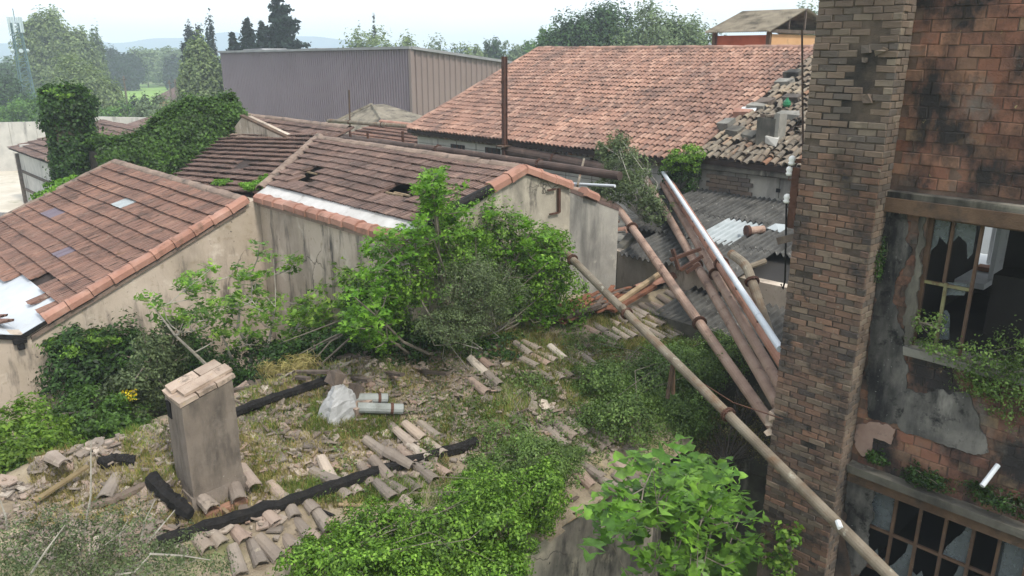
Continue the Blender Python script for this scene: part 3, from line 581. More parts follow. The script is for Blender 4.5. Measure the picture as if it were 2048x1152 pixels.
# ---------------------------------------------------------------- B: shed with holes in its roof
def shed_b():
    t = thing('holed_roof_shed', (8.5, 12.5, 0), 'plastered shed whose flat tile roof has two holes, beside the bright fig shoots', 'building')
    V0 = 9.72; k = .32; rz = lambda U: zc(-1.97)-k*(9.55-U)
    MB().prism([(7.0, V0, 0), (7.0, V0, zc(-2.92)), (9.55, V0, rz(9.55)-.1), (10.78, V0, zc(-2.43)), (10.78, V0, 0)], (0, .3, 0)).build('gable_wall', 'stained_plaster', t)
    MB().prism([(10.79, V0+.03, 0), (10.79, V0+.03, zc(-2.5)), (11.5, V0+.03, zc(-2.72)), (12.3, V0+.03, zc(-3.1)), (12.3, V0+.03, 0)], (0, .27, 0)).build('yard_wall_stub', 'grey_plaster', t)
    MB().box((7.14, 12.35, zc(-2.9)/2), (.28, 5.0, zc(-2.9))).build('wall', 'beige_plaster', t)
    dk = MB().prism([(7.3, V0+.02, rz(7.3)-.3), (9.55, V0+.02, rz(9.55)-.42), (9.55, V0+.02, rz(9.55)-.35), (7.3, V0+.02, rz(7.3)-.2)], (0, 5.3, 0))
    dk.prism([(7.3, V0+5.32, rz(7.3)-.3), (9.55, V0+5.32, rz(9.55)-.42), (9.55, V0+7.05, rz(9.55)-.42), (7.3, V0+5.45, rz(7.3)-.3)], (0, 0, .09))
    dk = dk.build('roof', 'roof_underlay', t)
    MB().prism([(9.56, V0+.02, rz(9.55)-.1), (12.3, V0+.02, zc(-3.1)), (12.3, V0+.02, zc(-3.02)), (9.56, V0+.02, rz(9.55)-.02)], (0, 7, 0)).build('rear_roof', 'old_flat_tile', t)
    up = Vector((1, 0, k)).normalized(); L = .258; nr = 9; nc = 31
    o = Vector((9.55, V0+.05+nc*.232, rz(9.55)))-up*(L*nr)
    def skip(i, j):
        V = V0+.05+(nc-i)*.232; return V > 15.15+1.72*(j+.5)/nr
    T = place_tiles(o, (0, -1, 0), up, nc, nr, .232, L, skip, lambda i, j: .03*nz3((i*.12, j*.2, 9), 1), .004, .5)
    hol = [(607, 358), (618, 349), (630, 340), (785, 382), (800, 385), (815, 388)]
    T = [M for M in T if not near_px(M, hol, (16, 10))]
    lay('tile', 'far_tiles', 'flat_tile', flat, 'old_flat_tile', T, dk)
    for (x0, y0, x1, y1) in ((605, 360, 632, 338), (780, 385, 822, 390)):   # battens showing in the holes
        for f in (.2, .6):
            a = pz(x0+(x1-x0)*f, y0+(y1-y0)*f, -2.45); MB().box((a[0], a[1], rz(a[0])-.02), (.04, .5, .03)).build('batten', 'raw_wood', dk)
    run_pieces('ridge_tile', 'ridge_tile', ridge_fn, 'ridge_mortar', (9.55, V0+7.1, rz(9.55)-.03), (9.55, V0+.1, rz(9.55)-.03), .36, t)
    run_pieces('verge_tile', 'ridge_tile', lambda s: canal_piece(.16, .42, .92, .02, s), 'ridge_mortar', (7.2, V0+5.45, rz(7.2)-.02), (9.55, V0+7.1, rz(9.55)-.02), .3, t)
    MB().prism([(7.02, V0, zc(-2.83)), (7.36, V0, rz(7.36)+.02), (7.36, V0, rz(7.36)-.02), (7.02, V0, zc(-2.87))], (0, 5.4, 0)).build('gutter_flashing', 'flashing', t)
    run_pieces('coping_tile', 'coping', lambda s: coping_piece(s=s), 'orange_coping', (7.0, V0+.1, zc(-2.83)), (7.0, 14.85, zc(-2.83)), .42, t)
    MB().box((6.975, 12.3, zc(-2.95)), (.07, 5.1, .07)).build('mortar_bed', 'ridge_mortar', t)
    run_pieces('rake_tile', 'coping', lambda s: coping_piece(s=s), 'orange_coping', (8.75, V0+.04, rz(8.75)), (9.57, V0+.04, rz(9.57)), .4, t)
    run_pieces('rake_tile', 'coping', lambda s: coping_piece(s=s), 'orange_coping', (10.76, V0+.04, zc(-2.4)), (9.6, V0+.04, rz(9.55)), .4, t)
    MB().tube([(7.4, V0-.02, rz(7.4)), (8.1, V0-.02, rz(8.1)+.03), (8.75, V0-.02, rz(8.75)+.01)], [.07, .09, .07], 7, jit=.2).build('charred_rake', 'char', t)
    p = pV(1240, 415, V0-.02)
    inst('loose_tile', pieces('coping', lambda s: coping_piece(s=s), 'orange_coping', 3)[1][0], frame((11.2, V0+.05, zc(-2.58)), (0, -1, 0), (1, 0, -.4)), t)
    # old pipe bracket on the gable
    m = MB(); a = pV(1112, 378, V0-.05); b = pV(1118, 425, V0-.05); m.bar(a+np.array([.08, 0, 0]), b+np.array([0, 0, 0]), .05, .05); m.bar(a, a+np.array([-.22, 0, 0]), .03, .03); m.bar(b, b+np.array([-.25, 0, .0]), .03, .03); m.build('bracket', 'rust', t)
shed_b()
# ---------------------------------------------------------------- C: rear slope behind both sheds, wedge wall, roof J
def bil(c, s, q): return c[0]*(1-s)*(1-q)+c[1]*s*(1-q)+c[2]*s*q+c[3]*(1-s)*q
def shed_c():
    t = thing('rear_shed', (8.6, 18.5, 0), 'rear shed with sagging brown flat tile slope below the wedge shaped wall', 'building')
    c = [pz(322, 372, -2.98), pz(516, 392, -2.86), pz(650, 268, -2.0), pz(452, 268, -2.34)]   # low left, low right, top right, top left
    dk = MB().quad(*[p-np.array([0, 0, .05]) for p in c]).build('roof', 'roof_underlay', t); T = []
    nr, nc = 13, 24
    for j in range(nr):
        for i in range(nc):
            q = (j+.0)/nr; s = (i+.0)/nc; p = bil(c, s, q); dx = bil(c, min(s+.04, 1.04), q)-p; dy = bil(c, s, q+.05)-p
            if abs(i-13) < 2 and j in (4, 5): continue
            T.append(jitter(frame(p, dx, dy), .004, .8) @ Matrix.Diagonal((np.linalg.norm(dx)/.04/nc/.232, np.linalg.norm(dy)/.05/nr/.36, 1, 1)))
    lay('tile', 'far_tiles', 'flat_tile', flat, 'old_flat_tile', T, dk, 300)
    MB().prism([pU(463, 285, 9.9), pU(463, 262, 9.9), pU(485, 233, 9.9), pU(612, 293, 9.9), pU(612, 305, 9.9)], (.28, 0, 0)).build('wedge_wall', 'beige_plaster', t)
    a, b = pU(484, 231, 9.95), pU(613, 292, 9.95); MB().bar(a, b, .14, .05).build('wall_cap', 'rust_beam', t)
    run_pieces('ridge_tile', 'ridge_tile', ridge_fn, 'ridge_mortar', pU(462, 273, 9.85), pU(622, 298, 9.85), .36, t)
shed_c()
def shed_j():
    t = thing('low_tiled_shed', (12, 23, 0), 'low brown tiled shed roof at the foot of the grey warehouse', 'building')
    a, b = pz(478, 231, -1.98), pz(668, 249, -1.98); a[0] = b[0] = 11.6; a[1] = 25.5; b[1] = 18.8
    o = Vector((10.2, 26, zc(-2.55))); up = Vector((1.4, 0, .55)).normalized()
    dk = MB().quad((10.2, 18.6, zc(-2.6)), (10.2, 26, zc(-2.6)), (11.65, 26, zc(-2.03)), (11.65, 18.6, zc(-2.03))).build('roof', 'roof_underlay', t)
    lay('tile', 'far_tiles', 'flat_tile', flat, 'old_flat_tile', place_tiles(o, (0, -1, 0), up, 32, 5, .232, .3), dk, 40)
    run_pieces('ridge_tile', 'ridge_tile', ridge_fn, 'ridge_mortar', (11.6, 26, zc(-2.02)), (11.6, 18.7, zc(-2.02)), .36, t)
    MB().box((12.0, 22.3, zc(-2.7)/2), (.6, 7.0, zc(-2.7))).build('wall', 'grey_plaster', t)
shed_j()
def hip_roof():
    t = thing('hip_roof_hut', (21, 32, 0), 'small hut with steep grey hipped roof in front of the warehouse', 'building')
    ap = pU(702, 216, 21); a = pU(632, 262, 20); b = pU(790, 272, 20); zb = a[2]
    ax = np.array([22.5, ap[1], ap[2]])
    A = (20, a[1], zb); B = (20, b[1], zb); Cc = (25, b[1], zb); D = (25, a[1], zb)
    MB().add([A, B, Cc, D, (20+2.2, ap[1], ap[2]+.1), (23, ap[1], ap[2]+.1)], [(0, 1, 4), (1, 2, 5, 4), (2, 3, 5), (3, 0, 4, 5)]).build('roof', 'fibre_brown', t)
    MB().box((22.5, (a[1]+b[1])/2, zb/2-.02), (4.4, abs(a[1]-b[1])-.4, zb-.05)).build('wall', 'grey_plaster', t)
    m = MB(); m.tube([A, (22.2, ap[1], ap[2]+.12)], .09, 5); m.tube([B, (22.2, ap[1], ap[2]+.12)], .07, 5); m.build('hip_cap', 'fibre_brown', t)
    p = pU(700, 252, 19.6); q = pU(698, 180, 19.6); MB().tube([p, q], .04, 6).build('pole', 'rust_beam', t)
    # tiled lean-to beside it
    l0 = pU(716, 268, 19); k = MB().quad((17.9, 24.0, zc(-3.5)), (17.9, 29.5, zc(-3.5)), (20, 29.5, zc(-3.0)), (20, 24.0, zc(-3.0))).build('lean_to_roof', 'roof_underlay', t)
    lay('tile', 'far_tiles', 'flat_tile', flat, 'flat_tile', place_tiles((17.9, 29.5, zc(-3.47)), (0, -1, 0), Vector((2.1, 0, .5)), 23, 6, .232, .36), k, 0)
    run_pieces('ridge_tile', 'ridge_tile', ridge_fn, 'orange_coping', (20, 29.5, zc(-2.98)), (20, 24, zc(-2.98)), .36, t)
hip_roof()
# ---------------------------------------------------------------- warehouse
def warehouse():
    t = thing('warehouse', (40, 54, 0), 'large windowless warehouse with ribbed grey mauve cladding', 'building')
    def ribs(a, b, z0, za, zb, n, nrm, mat, name):
        a = np.array((*a, 0.)); b = np.array((*b, 0.)); V = []; prof = [(0, 0), (.55, 0), (.65, .09), (.9, .09)]
        for i in range(n):
            for f, d in prof:
                s = (i+f)/n; p = a+(b-a)*s+np.array(nrm)*d; V.append((p[0], p[1], z0)); V.append((p[0], p[1], za+(zb-za)*s))
        m = len(V)//2; obj(name, V, [(2*i, 2*i+2, 2*i+3, 2*i+1) for i in range(m-1)], mat, t)
    ribs((29.9, 68.2), (29.9, 40.5), 0, zc(.02), zc(.26), 96, (-1, 0, 0), 'cladding_blue', 'long_wall')
    ribs((29.92, 40.5), (52, 40.5), 0, zc(.26), zc(-2.2), 48, (0, -1, 0), 'cladding_brown', 'end_wall')
    MB().box((29.86, 40.45, zc(.26)/2), (.25, .25, zc(.24))).build('corner_trim', 'cladding_brown', t)
    MB().quad((29.8, 40.4, zc(.28)), (52, 40.4, zc(-2.18)), (52, 68.3, zc(-2.4)), (29.8, 68.3, zc(.04))).build('roof', 'roof_grey', t)
    m = MB(); m.bar((29.78, 68.3, zc(.05)), (29.78, 40.3, zc(.29)), .3, .16); m.bar((29.78, 40.36, zc(.29)), (52, 40.36, zc(-2.17)), .3, .16); m.build('eave_trim', 'roof_grey', t)
    for y0, y1 in ((66.5, 62.0), (57, 53)): MB().prism([(31, y0, zc(.0)), (31, y1, zc(.04)), (31, y1+.6, zc(.32)), (31, y0-.6, zc(.28))], (2.2, 0, 0)).build('skylight', 'roof_grey', t)
    m = MB(); a, b = pU(742, 97, 31), pU(765, 88, 31); m.tube([a, b], .04, 5); m.tube([b, pU(762, 97, 31)], .04, 5); m.build('aerial', 'mast_white', t)
warehouse()
# ---------------------------------------------------------------- E: big red canal tile roof
canal = lambda s: canal_piece(.19, .46, .74, .016, s, False, .03)
small_canal = lambda s: canal_piece(.152, .4, .76, .014, s, False, .026)
def red_roof():
    t = thing('red_roofed_hall', (20.5, 17.5, 0), 'long hall with large red canal tile roof and scalloped cornice', 'building')
    k = .41; ez = zc(-2.72); rz = lambda U: ez+k*(U-17.15)
    up = Vector((1, 0, k)).normalized(); V0, V1 = 11.32, 23.7
    dk = MB().prism([(17.2, V0, rz(17.2)-.15), (24.1, V0, rz(24.1)-.15), (24.1, V0, rz(24.1)-.03), (17.2, V0, rz(17.2)-.03)], (0, V1-V0, 0)).build('roof', 'roof_underlay', t)
    nc = int((V1-V0)/.17); nr = 25
    T = place_tiles((17.12, V1-.1, ez), (0, -1, 0), up, nc, nr, .17, .298, None, lambda i, j: .05*nz3((i*.06, j*.1, 1), 1), .008, 1.2)
    lay('tile', 'far_tiles', 'small_canal_tile', small_canal, 'red_canal_tile', T, dk, 300)
    MB().prism([(24.1, V0, rz(24.1)-.1), (31, V0, zc(-2.7)), (31, V0, zc(-2.6)), (24.1, V0, rz(24.1))], (0, V1-V0, 0)).build('rear_roof', 'red_canal_tile', t)
    run_pieces('ridge_tile', 'ridge_tile', ridge_fn, 'red_canal_tile', (24.1, V1, rz(24.1)), (24.1, V0-3, rz(24.1)), .38, t)
    run_pieces('verge_tile', 'ridge_tile', ridge_fn, 'red_canal_tile', (17.2, V1-.02, rz(17.2)), (24.1, V1-.02, rz(24.1)), .4, t)
    MB().box((17.7, (V0+V1)/2, (ez-.2)/2), (.3, V1-V0-.3, ez-.2)).build('wall', 'pale_plaster', t)
    MB().box((21, V1-.3, (ez-.1)/2), (6.5, .3, ez-.1)).build('side_wall', 'grey_plaster', t)
    m = MB()                                   # scalloped cornice under the eave
    for row, (U, dz) in enumerate(((17.28, -.1), (17.4, -.19))):
        for i in range(int((V1-V0)/.212)):
            y = V0+.1+i*.212+row*.1; n = 5
            vs = [(U+d, y+.09*math.cos(math.pi*q/n), ez+dz-.05+.09*math.sin(math.pi*q/n)) for d in (0, .3) for q in range(n+1)]
            m.add(vs, [(q, q+1, n+2+q, n+1+q) for q in range(n)]+[tuple(range(n+1))])
    m.build('cornice', 'grey_canal_tile', t); MB().box((17.5, (V0+V1)/2, ez-.13), (.1, V1-V0-.2, .26)).build('cornice_bed', 'pale_plaster', t)
    for (x, y) in ((915, 299), (985, 306), (1045, 311), (1200, 322)):
        p = pU(x, y, 17.53); w_ = MB().box((17.545, p[1], p[2]), (.05, .75, .34)).build('window', 'dark_interior', t); MB().box((17.52, p[1], p[2]-.2), (.1, .9, .05)).build('sill', 'concrete', w_)
        for q in (-.25, 0, .25): MB().box((17.51, p[1]+q, p[2]), (.02, .03, .34)).build('window_bar', 'rust', w_)
    m = MB()                                   # visible block joints
    for y in np.arange(V0+.5, V1-.5, 1.05): m.box((17.545, y, zc(-3.35)), (.012, .018, .8))
    for z in (-3.2, -3.62): m.box((17.545, (V0+V1)/2, zc(z)), (.012, V1-V0-.4, .014))
    m.build('wall_joint', 'dark_plaster', t)
    return rz
rzE = red_roof()
# rusty steel post at the eave
def post():
    a = pU(1013, 290, 17.1); b = pU(1012, 113, 17.1); t = thing('steel_post', (a[0], a[1], 0), 'tall rusty steel post rising past the red tiled eave', 'post')
    x, y = 17.02, a[1]; z0, z1 = zc(-4.5), b[2]
    m = MB(); m.box((x-.07, y, (z0+z1)/2), (.02, .11, z1-z0)); m.box((x+.07, y, (z0+z1)/2), (.02, .11, z1-z0)); m.box((x, y, (z0+z1)/2), (.14, .02, z1-z0)); m.build('beam', 'rust', t)
    for i in range(9): MB().box((x-.09, y+(.04 if i % 2 else -.04), z0+1.2+(z1-z0-1.3)*i/9), (.02, .05, .05)).build('bolt', 'rust', t)
    MB().box((x, y, zc(-2.86)), (.5, .3, .04)).build('bracket', 'rust_beam', t)
post()
# ---------------------------------------------------------------- E2: old grey tile end
def grey_roof():
    t = thing('grey_tiled_annex', (20, 9.5, 0), 'old annex with broken grey canal tiles beside the red roof', 'building')
    k = .41; ez = zc(-2.62); rz = lambda U: ez+k*(U-17.3); up = Vector((1, 0, k)).normalized(); V0, V1 = 7.6, 11.34
    dk = MB().prism([(17.35, V0, rz(17.35)-.15), (24.1, V0, rz(24.1)-.15), (24.1, V0, rz(24.1)-.02), (17.35, V0, rz(17.35)-.02)], (0, V1-V0, 0)).build('roof', 'roof_underlay', t)
    T = place_tiles((17.3, V1-.06, ez+.02), (0, -1, 0), up, 21, 23, .178, .315, lambda i, j: random.random() < .05, lambda i, j: .05*nz3((i*.3, j*.3, 5), 1)+.01, .022, 4.5)
    lay('tile', 'far_tiles', 'small_canal_tile', small_canal, 'grey_canal_tile', T, dk, 300)
    T = [jitter(frame((17.6+random.random()*5, V0+.8+random.random()*2.7, 0), (0, -1, 0), up), .01, 18) for _ in range(34)]
    for M in T: M.translation.z = rz(M.translation.x)+.1
    lay('loose_tile', 'far_tiles', 'small_canal_tile', small_canal, 'grey_canal_tile', T, dk, 300)
    MB().box((17.75, (V0+V1)/2, (ez-.2)/2), (.3, V1-V0-.1, ez-.2)).build('wall', 'grey_plaster', t)
    MB().box((17.5, (V0+V1)/2, ez-.15), (.2, V1-V0-.1, .22)).build('cornice_bed', 'dark_plaster', t)
    b = pieces('wall_block', lambda s: brick_piece(.3, .1, .05, s), 'sooty_brick', 3)[1]
    p0 = pU(1425, 352, 17.6)
    for j in range(5):
        for i in range(4):
            M = frame((17.595, p0[1]-i*.31-(j % 2)*.1, p0[2]-j*.11), (0, 1, 0), (-1, 0, 0)); M = jitter(M, .003, .5); inst('brick', b[(i+j) % 3], M, t)
    m = MB()
    for x in (1398, 1437, 1470, 1493, 1560): p = pU(x, 365, 17.6); m.box((17.596, p[1], zc(-3.1)), (.012, .02, .62))
    m.box((17.596, 9.7, zc(-2.92)), (.012, 3.2, .02)); m.build('wall_joint', 'dark_plaster', t)
    for (x, y) in ((1416, 365), (1484, 373), (1430, 354), (1556, 381)): p = pU(x, y, 17.58); MB().box((17.585, p[1], p[2]), (.03, .1, .09)).build('vent_hole', 'black_void', t)
    # rendered chimney stub
    a = pU(1540, 300, 18.3); cb = MB(); z0, z1 = rz(18.3)-.1, zc(-1.55)
    cb.box((18.3, 9.83, (z0+z1)/2), (.35, .5, z1-z0), jit=.02); c = cb.build('chimney', 'dark_plaster', t)
    m = MB().box((18.32, 9.55, (z0+z1)/2+.05), (.4, .14, z1-z0+.1), jit=.015); m.build('chimney_side', 'concrete', c)
    m = MB()
    for i in range(3): m.box((18.3, 9.65+i*.15, z1+.03), (.3, .13, .07), jit=.02)
    m.build('chimney_brick', 'sooty_brick', c); MB().box((18.1, 9.6, rz(18.1)+.16), (.25, .3, .18), jit=.06).build('mortar_lump', 'pale_plaster', c)
    for (x, y, sx, sy, sz, mt) in ((1485, 228, .2, .5, .2, 'orange_coping'), (1497, 219, .2, .45, .05, 'white_paint'), (1455, 250, .4, .35, .25, 'concrete'), (1515, 213, .3, .5, .15, 'concrete'), (1580, 232, .3, .7, .18, 'concrete'), (1585, 195, .25, .5, .12, 'sooty_brick'), (1530, 205, .3, .5, .14, 'sooty_brick'), (1570, 165, .3, .5, .16, 'concrete'), (1588, 148, .3, .5, .2, 'dark_plaster'), (1470, 262, .4, .4, .14, 'dark_plaster'), (1500, 272, .3, .4, .14, 'dark_plaster')):
        r = ray(x, y); n = np.array([-k, 0, 1]); P = np.array([17.3, 0, ez+.1]); q = C0+r*(((P-C0) @ n)/(r @ n)); MB().box(q, (sx, sy, sz), Matrix.Rotation(R(random.uniform(-15, 15)), 3, 'Z') @ Matrix.Rotation(R(-20), 3, 'Y'), jit=.03).build('masonry_block', mt, t)
    return rz
rzG = grey_roof()
def bottle():
    r = ray(1573, 214); n = np.array([-.41, 0, 1]); P = np.array([17.3, 0, zc(-2.62)+.1]); q = C0+r*(((P-C0) @ n)/(r @ n))
    prof = [(0, .0), (.08, .01), (.11, .06), (.1, .14), (.04, .2), (.03, .25)]; m = MB(); m.tube([q+np.array([0, 0, z]) for _, z in prof], [max(rr, .01) for rr, _ in prof], 10)
    tag(m.build('bottle', 'green_bottle'), 'round green glass demijohn lying on the grey tiles', 'bottle')
bottle()
# ---------------------------------------------------------------- turret behind the ridge
def turret():
    t = thing('roof_turret', (27.5, 15.5, 0), 'orange brick turret with brown corrugated roof above the red ridge', 'building')
    e0, e1 = pU(1416, 64, 26), pU(1548, 59, 26); r0, r1 = pU(1470, 26, 28.6), pU(1607, 16, 28.6); ez = (e0[2]+e1[2])/2; rzz = (r0[2]+r1[2])/2
    y0, y1 = e1[1], e0[1]
    nn = 30; V = []
    for i in range(nn*4+1):
        y = y0+(y1-y0)*i/(nn*4); d = .035*math.cos(i*math.pi/2); V += [(25.8, y, ez+d-.04), (28.6, y+.15, rzz+d), (31.4, y, ez+d-.04)]
    F = [(3*i+k, 3*i+3+k, 3*i+4+k, 3*i+1+k) for i in range(nn*4) for k in (0, 1)]
    obj('roof', V, F, 'fibre_brown', t)
    zb = zc(-2)
    MB().box((28.6, (y0+y1)/2+.1, (ez-.15+zb)/2), (4.6, y1-y0-.5, ez-.15-zb)).build('wall', 'red_panel', t)
    MB().box((28.6, y0+.32, (ez-.12+zb)/2), (4.64, .1, ez-.12-zb)).build('gable_panel', 'tan_render', t)
    for y in (y0+.3, y1-.15): MB().box((26.25, y, (ez+zb)/2), (.14, .14, ez-zb)).build('post', 'rust_beam', t)
    m = MB()
    for x in (26.3, 27.4, 28.6, 29.8, 31): m.bar((x, y0+.2, ez), (x, y0+.2, rzz-abs(x-28.6)*(rzz-ez)/2.6), .06, .06)
    m.bar((26.1, y0+.2, ez-.02), (31.1, y0+.2, ez-.02), .1, .12); m.build('truss', 'old_wood', t)
    MB().box((27.9, y0+.26, ez-.65), (1.6, .06, .3)).build('window', 'black_void', t)
turret()
# ---------------------------------------------------------------- corrugated shed
def corr_piece(L, wd=1.0, n=7, seed=0):
    rr = random.Random(seed); V = []; F = []; xs = np.linspace(0, wd, n*6+1)
    for j, y in enumerate((0, L)):
        for x in xs: V.append((x, y+rr.uniform(-.008, .008), .04*math.cos(x/wd*n*2*math.pi)))
    m = len(xs); F = [(i, i+1, m+i+1, m+i) for i in range(m-1)]
    V += [(v[0], v[1], v[2]-.012) for v in V[:m]]; F += [(2*m+i, 2*m+i+1, i+1, i) for i in range(m-1)]
    return np.array(V), F
def corr_shed():
    t = thing('corrugated_shed', (15, 9, 0), 'low shed with mossy grey corrugated roof under the rusty pipes', 'building')
    z = lambda U, V: zc(-4.24)+.175*(U-13.2)+.035*(9-V)*.5
    k = .175; up = Vector((1, 0, k)); sl = up.length; T = []; clear = []
    rf = MB().quad((13.4, 4.7, zc(-4.35)), (13.4, 10.5, zc(-4.4)), (17.55, 12.0, zc(-3.66)), (17.55, 4.7, zc(-3.5))).build('roof', 'dark_interior', t)
    me = [mdata('sheet', *corr_piece(1.62, 1.0, 7, s), 'fibre_cement') for s in range(3)]; mc = mdata('clear_sheet', *corr_piece(1.62, 1.0, 7, 9), 'clear_sheet')
    for j in range(3):
        for i in range(8):
            V = 12.3-i*.97-.0; U = 13.15+j*1.42
            if i == 0 and j < 2: continue
            if i == 1 and j < 1: continue
            if i >= 5 and j == 0: continue
            M = jitter(frame((U, V, z(U, V)+.012*((i+j) % 2)+j*.012), (0, -1, 0), up), .004, .5)
            cl = (j == 1 and i == 3); inst('clear_sheet' if cl else 'sheet', mc if cl else random.choice(me), M, rf)
    for i in range(5):   # lower step of the roof
        for j in range(2):
            V = 8.5-i*.97; U = 11.9+j*1.35; M = jitter(frame((U, V, zc(-4.95)+.17*(U-11.9)), (0, -1, 0), up), .004, .5); inst('sheet', random.choice(me), M, rf)
    MB().prism([(13.4, 4.6, 0), (13.4, 10.75, 0), (13.4, 10.75, zc(-4.3)), (13.4, 4.6, zc(-4.25))], (.25, 0, 0)).build('wall', 'beige_plaster', t)
    MB().prism([(13.4, 10.8, 0), (17.5, 12.35, 0), (17.5, 12.35, zc(-3.72)), (13.4, 10.8, zc(-4.35))], (0, -.2, 0)).build('side_wall', 'dark_plaster', t)
    MB().box((13.0, 7.0, zc(-4.9)/2), (2.2, 3.8, zc(-4.95))).build('lower_wall', 'dark_plaster', t)
    p = pz(1495, 462, -3.75); m = MB(); m.tube([p, p+np.array([.34, -.2, .02])], .085, 12); tb = m.build('vent_stub', 'rusty_pipe', t); MB().tube([p-np.array([.03, -.018, 0]), p+np.array([.03, -.018, 0])], .13, 14).build('flange', 'rust', tb)
    q = p+np.array([.5, -.3, .02]); MB().add([q+np.array([0, -.2, -.05]), q+np.array([.35, -.3, .08]), q+np.array([.3, .05, .06]), q+np.array([0, .12, .0]), q+np.array([.15, 0, .1])], [(0, 1, 4), (1, 2, 4), (2, 3, 4), (3, 0, 4)]).build('plastic_scrap', 'clear_sheet', t)
corr_shed()
def slab_shed():
    t = thing('slab_roof_shed', (16, 13.4, 0), 'low dark shed with flat concrete slab roof beside the corrugated shed', 'building')
    MB().prism([(14.2, 12.0, 0), (17.4, 12.9, 0), (17.4, 15.2, 0), (14.2, 15.2, 0)], (0, 0, zc(-4.7))).build('wall', 'dark_plaster', t)
    c = [pz(1172, 472, -4.55), pz(1262, 486, -4.55), pz(1320, 440, -4.55), pz(1210, 432, -4.55)]
    MB().prism(c, (0, 0, -.16)).build('slab', 'concrete', t)
    MB().box((14.15, 12.9, zc(-5.6)), (.06, .9, 1.5)).build('doorway', 'black_void', t)
    for i, q in enumerate(((1235, 449), (1255, 461), (1265, 463), (1285, 458), (1250, 466))):
        inst('loose_tile', pieces('canal_tile', canal, 'red_canal_tile')[1][i % 4], frame(pz(*q, -4.5), (math.cos(i), math.sin(i), 0), (-math.sin(i), math.cos(i), 0)), t)
slab_shed()
# ---------------------------------------------------------------- left background: white shed, yard wall
def far_shed():
    t = thing('white_walled_shed', (14, 49, 0), 'long shed with white rendered wall, dark timbers and brown tiled roof', 'building')
    MB().box((11.0, 48.0, zc(-5.75)/2), (.3, 14.5, zc(-5.75))).build('wall', 'pale_plaster', t)
    MB().box((16, 55.2, zc(-5.4)/2), (10, .3, zc(-5.4))).build('end_wall', 'pale_plaster', t)
    dk = MB().quad((10.6, 40.5, zc(-5.72)), (10.6, 56.6, zc(-5.72)), (16.2, 56.6, zc(-4.35)), (16.2, 40.5, zc(-4.35))).build('roof', 'roof_underlay', t)
    fn = lambda s: flat_piece(.46, .72, s)
    lay('tile', 'far_tiles', 'wide_tile', lambda s: (lambda a: (a[0]*np.array([2, 1.6, 1.4]), a[1]))(flat_piece(seed=s)), 'old_flat_tile', place_tiles((10.6, 56.6, zc(-5.68)), (0, -1, 0), (5.6, 0, 1.37), 35, 10, .46, .58, None, lambda i, j: .08*nz3((i*.2, j*.2, 2), 1)), dk, 60)
    MB().box((13.5, 56, zc(-6.4)/2), (.3, .3, zc(-6.4))).build('corner_post', 'old_wood', t)
    for z in (-6.95, -8.05): MB().box((10.82, 48, zc(z)), (.06, 14, .16)).build('rail', 'old_wood', t)
    MB().box((10.8, 55.2, zc(-5.9)/2), (.25, .25, zc(-5.9))).build('post', 'old_wood', t)
    MB().prism([(16.2, 44, zc(-4.3)), (19.5, 44, zc(-3.4)), (22.5, 44, zc(-4.4))], (0, 8, 0)).build('rear_roof', 'old_flat_tile', t)
far_shed()
def far_gable():
    t = thing('far_gable_shed', (18.5, 40, 0), 'small tiled gable poking up behind the ivy covered wall', 'building')
    ap = pz(350, 216, -3.4); e0 = pz(295, 250, -4.3)
    a = np.array(ap)
    P = [a, a+np.array([2.2, -6.0, 0]), a+np.array([-1.2, -6.5, -1.2]), a+np.array([-2.6, 0, -1.1])]
    dk = MB().quad(a, a+np.array([0, -7, 0]), a+np.array([-3, -7, -1.05]), a+np.array([-3, 0, -1.05])).build('roof', 'roof_underlay', t)
    lay('tile', 'far_tiles', 'flat_tile', flat, 'old_flat_tile', place_tiles(a+np.array([-3, 0, -1.01]), (0, -1, 0), (3, 0, 1.05), 30, 8, .232, .38), dk, 0)
    MB().prism([a+np.array([0, -.1, -.1]), a+np.array([-3, -.1, -1.15]), (a[0]-3, a[1]-.1, 0), (a[0]+3, a[1]-.1, 0), a+np.array([3, -.1, -1.15])], (0, -.2, 0)).build('wall', 'tan_render', t)
far_gable()
def yard_wall():
    a = at(-420, 105, 58); b = at(100, 105, 62); t = thing('yard_wall', (b[0], b[1], 0), 'tall grey concrete yard wall behind the white shed', 'wall')
    top = at(50, 243, 68)[2]; d = (b-a); n = 9
    for i in range(n):
        p = a+d*(i/n); q = a+d*((i+.985)/n); MB().prism([(p[0], p[1], 0), (q[0], q[1], 0), (q[0], q[1], 3.8), (p[0], p[1], 3.8)], (.2, .2, 0)).build('panel', 'pale_plaster', t)
    q = b+np.array([0, 0, 0]); c = pz(330, 300, -H); c = at(330, 240, 64)
    MB().prism([(b[0], b[1], 0), (c[0], c[1], 0), (c[0], c[1], 3.9), (b[0], b[1], 4.2)], (.2, .2, 0)).build('panel', 'pale_plaster', t)
yard_wall()
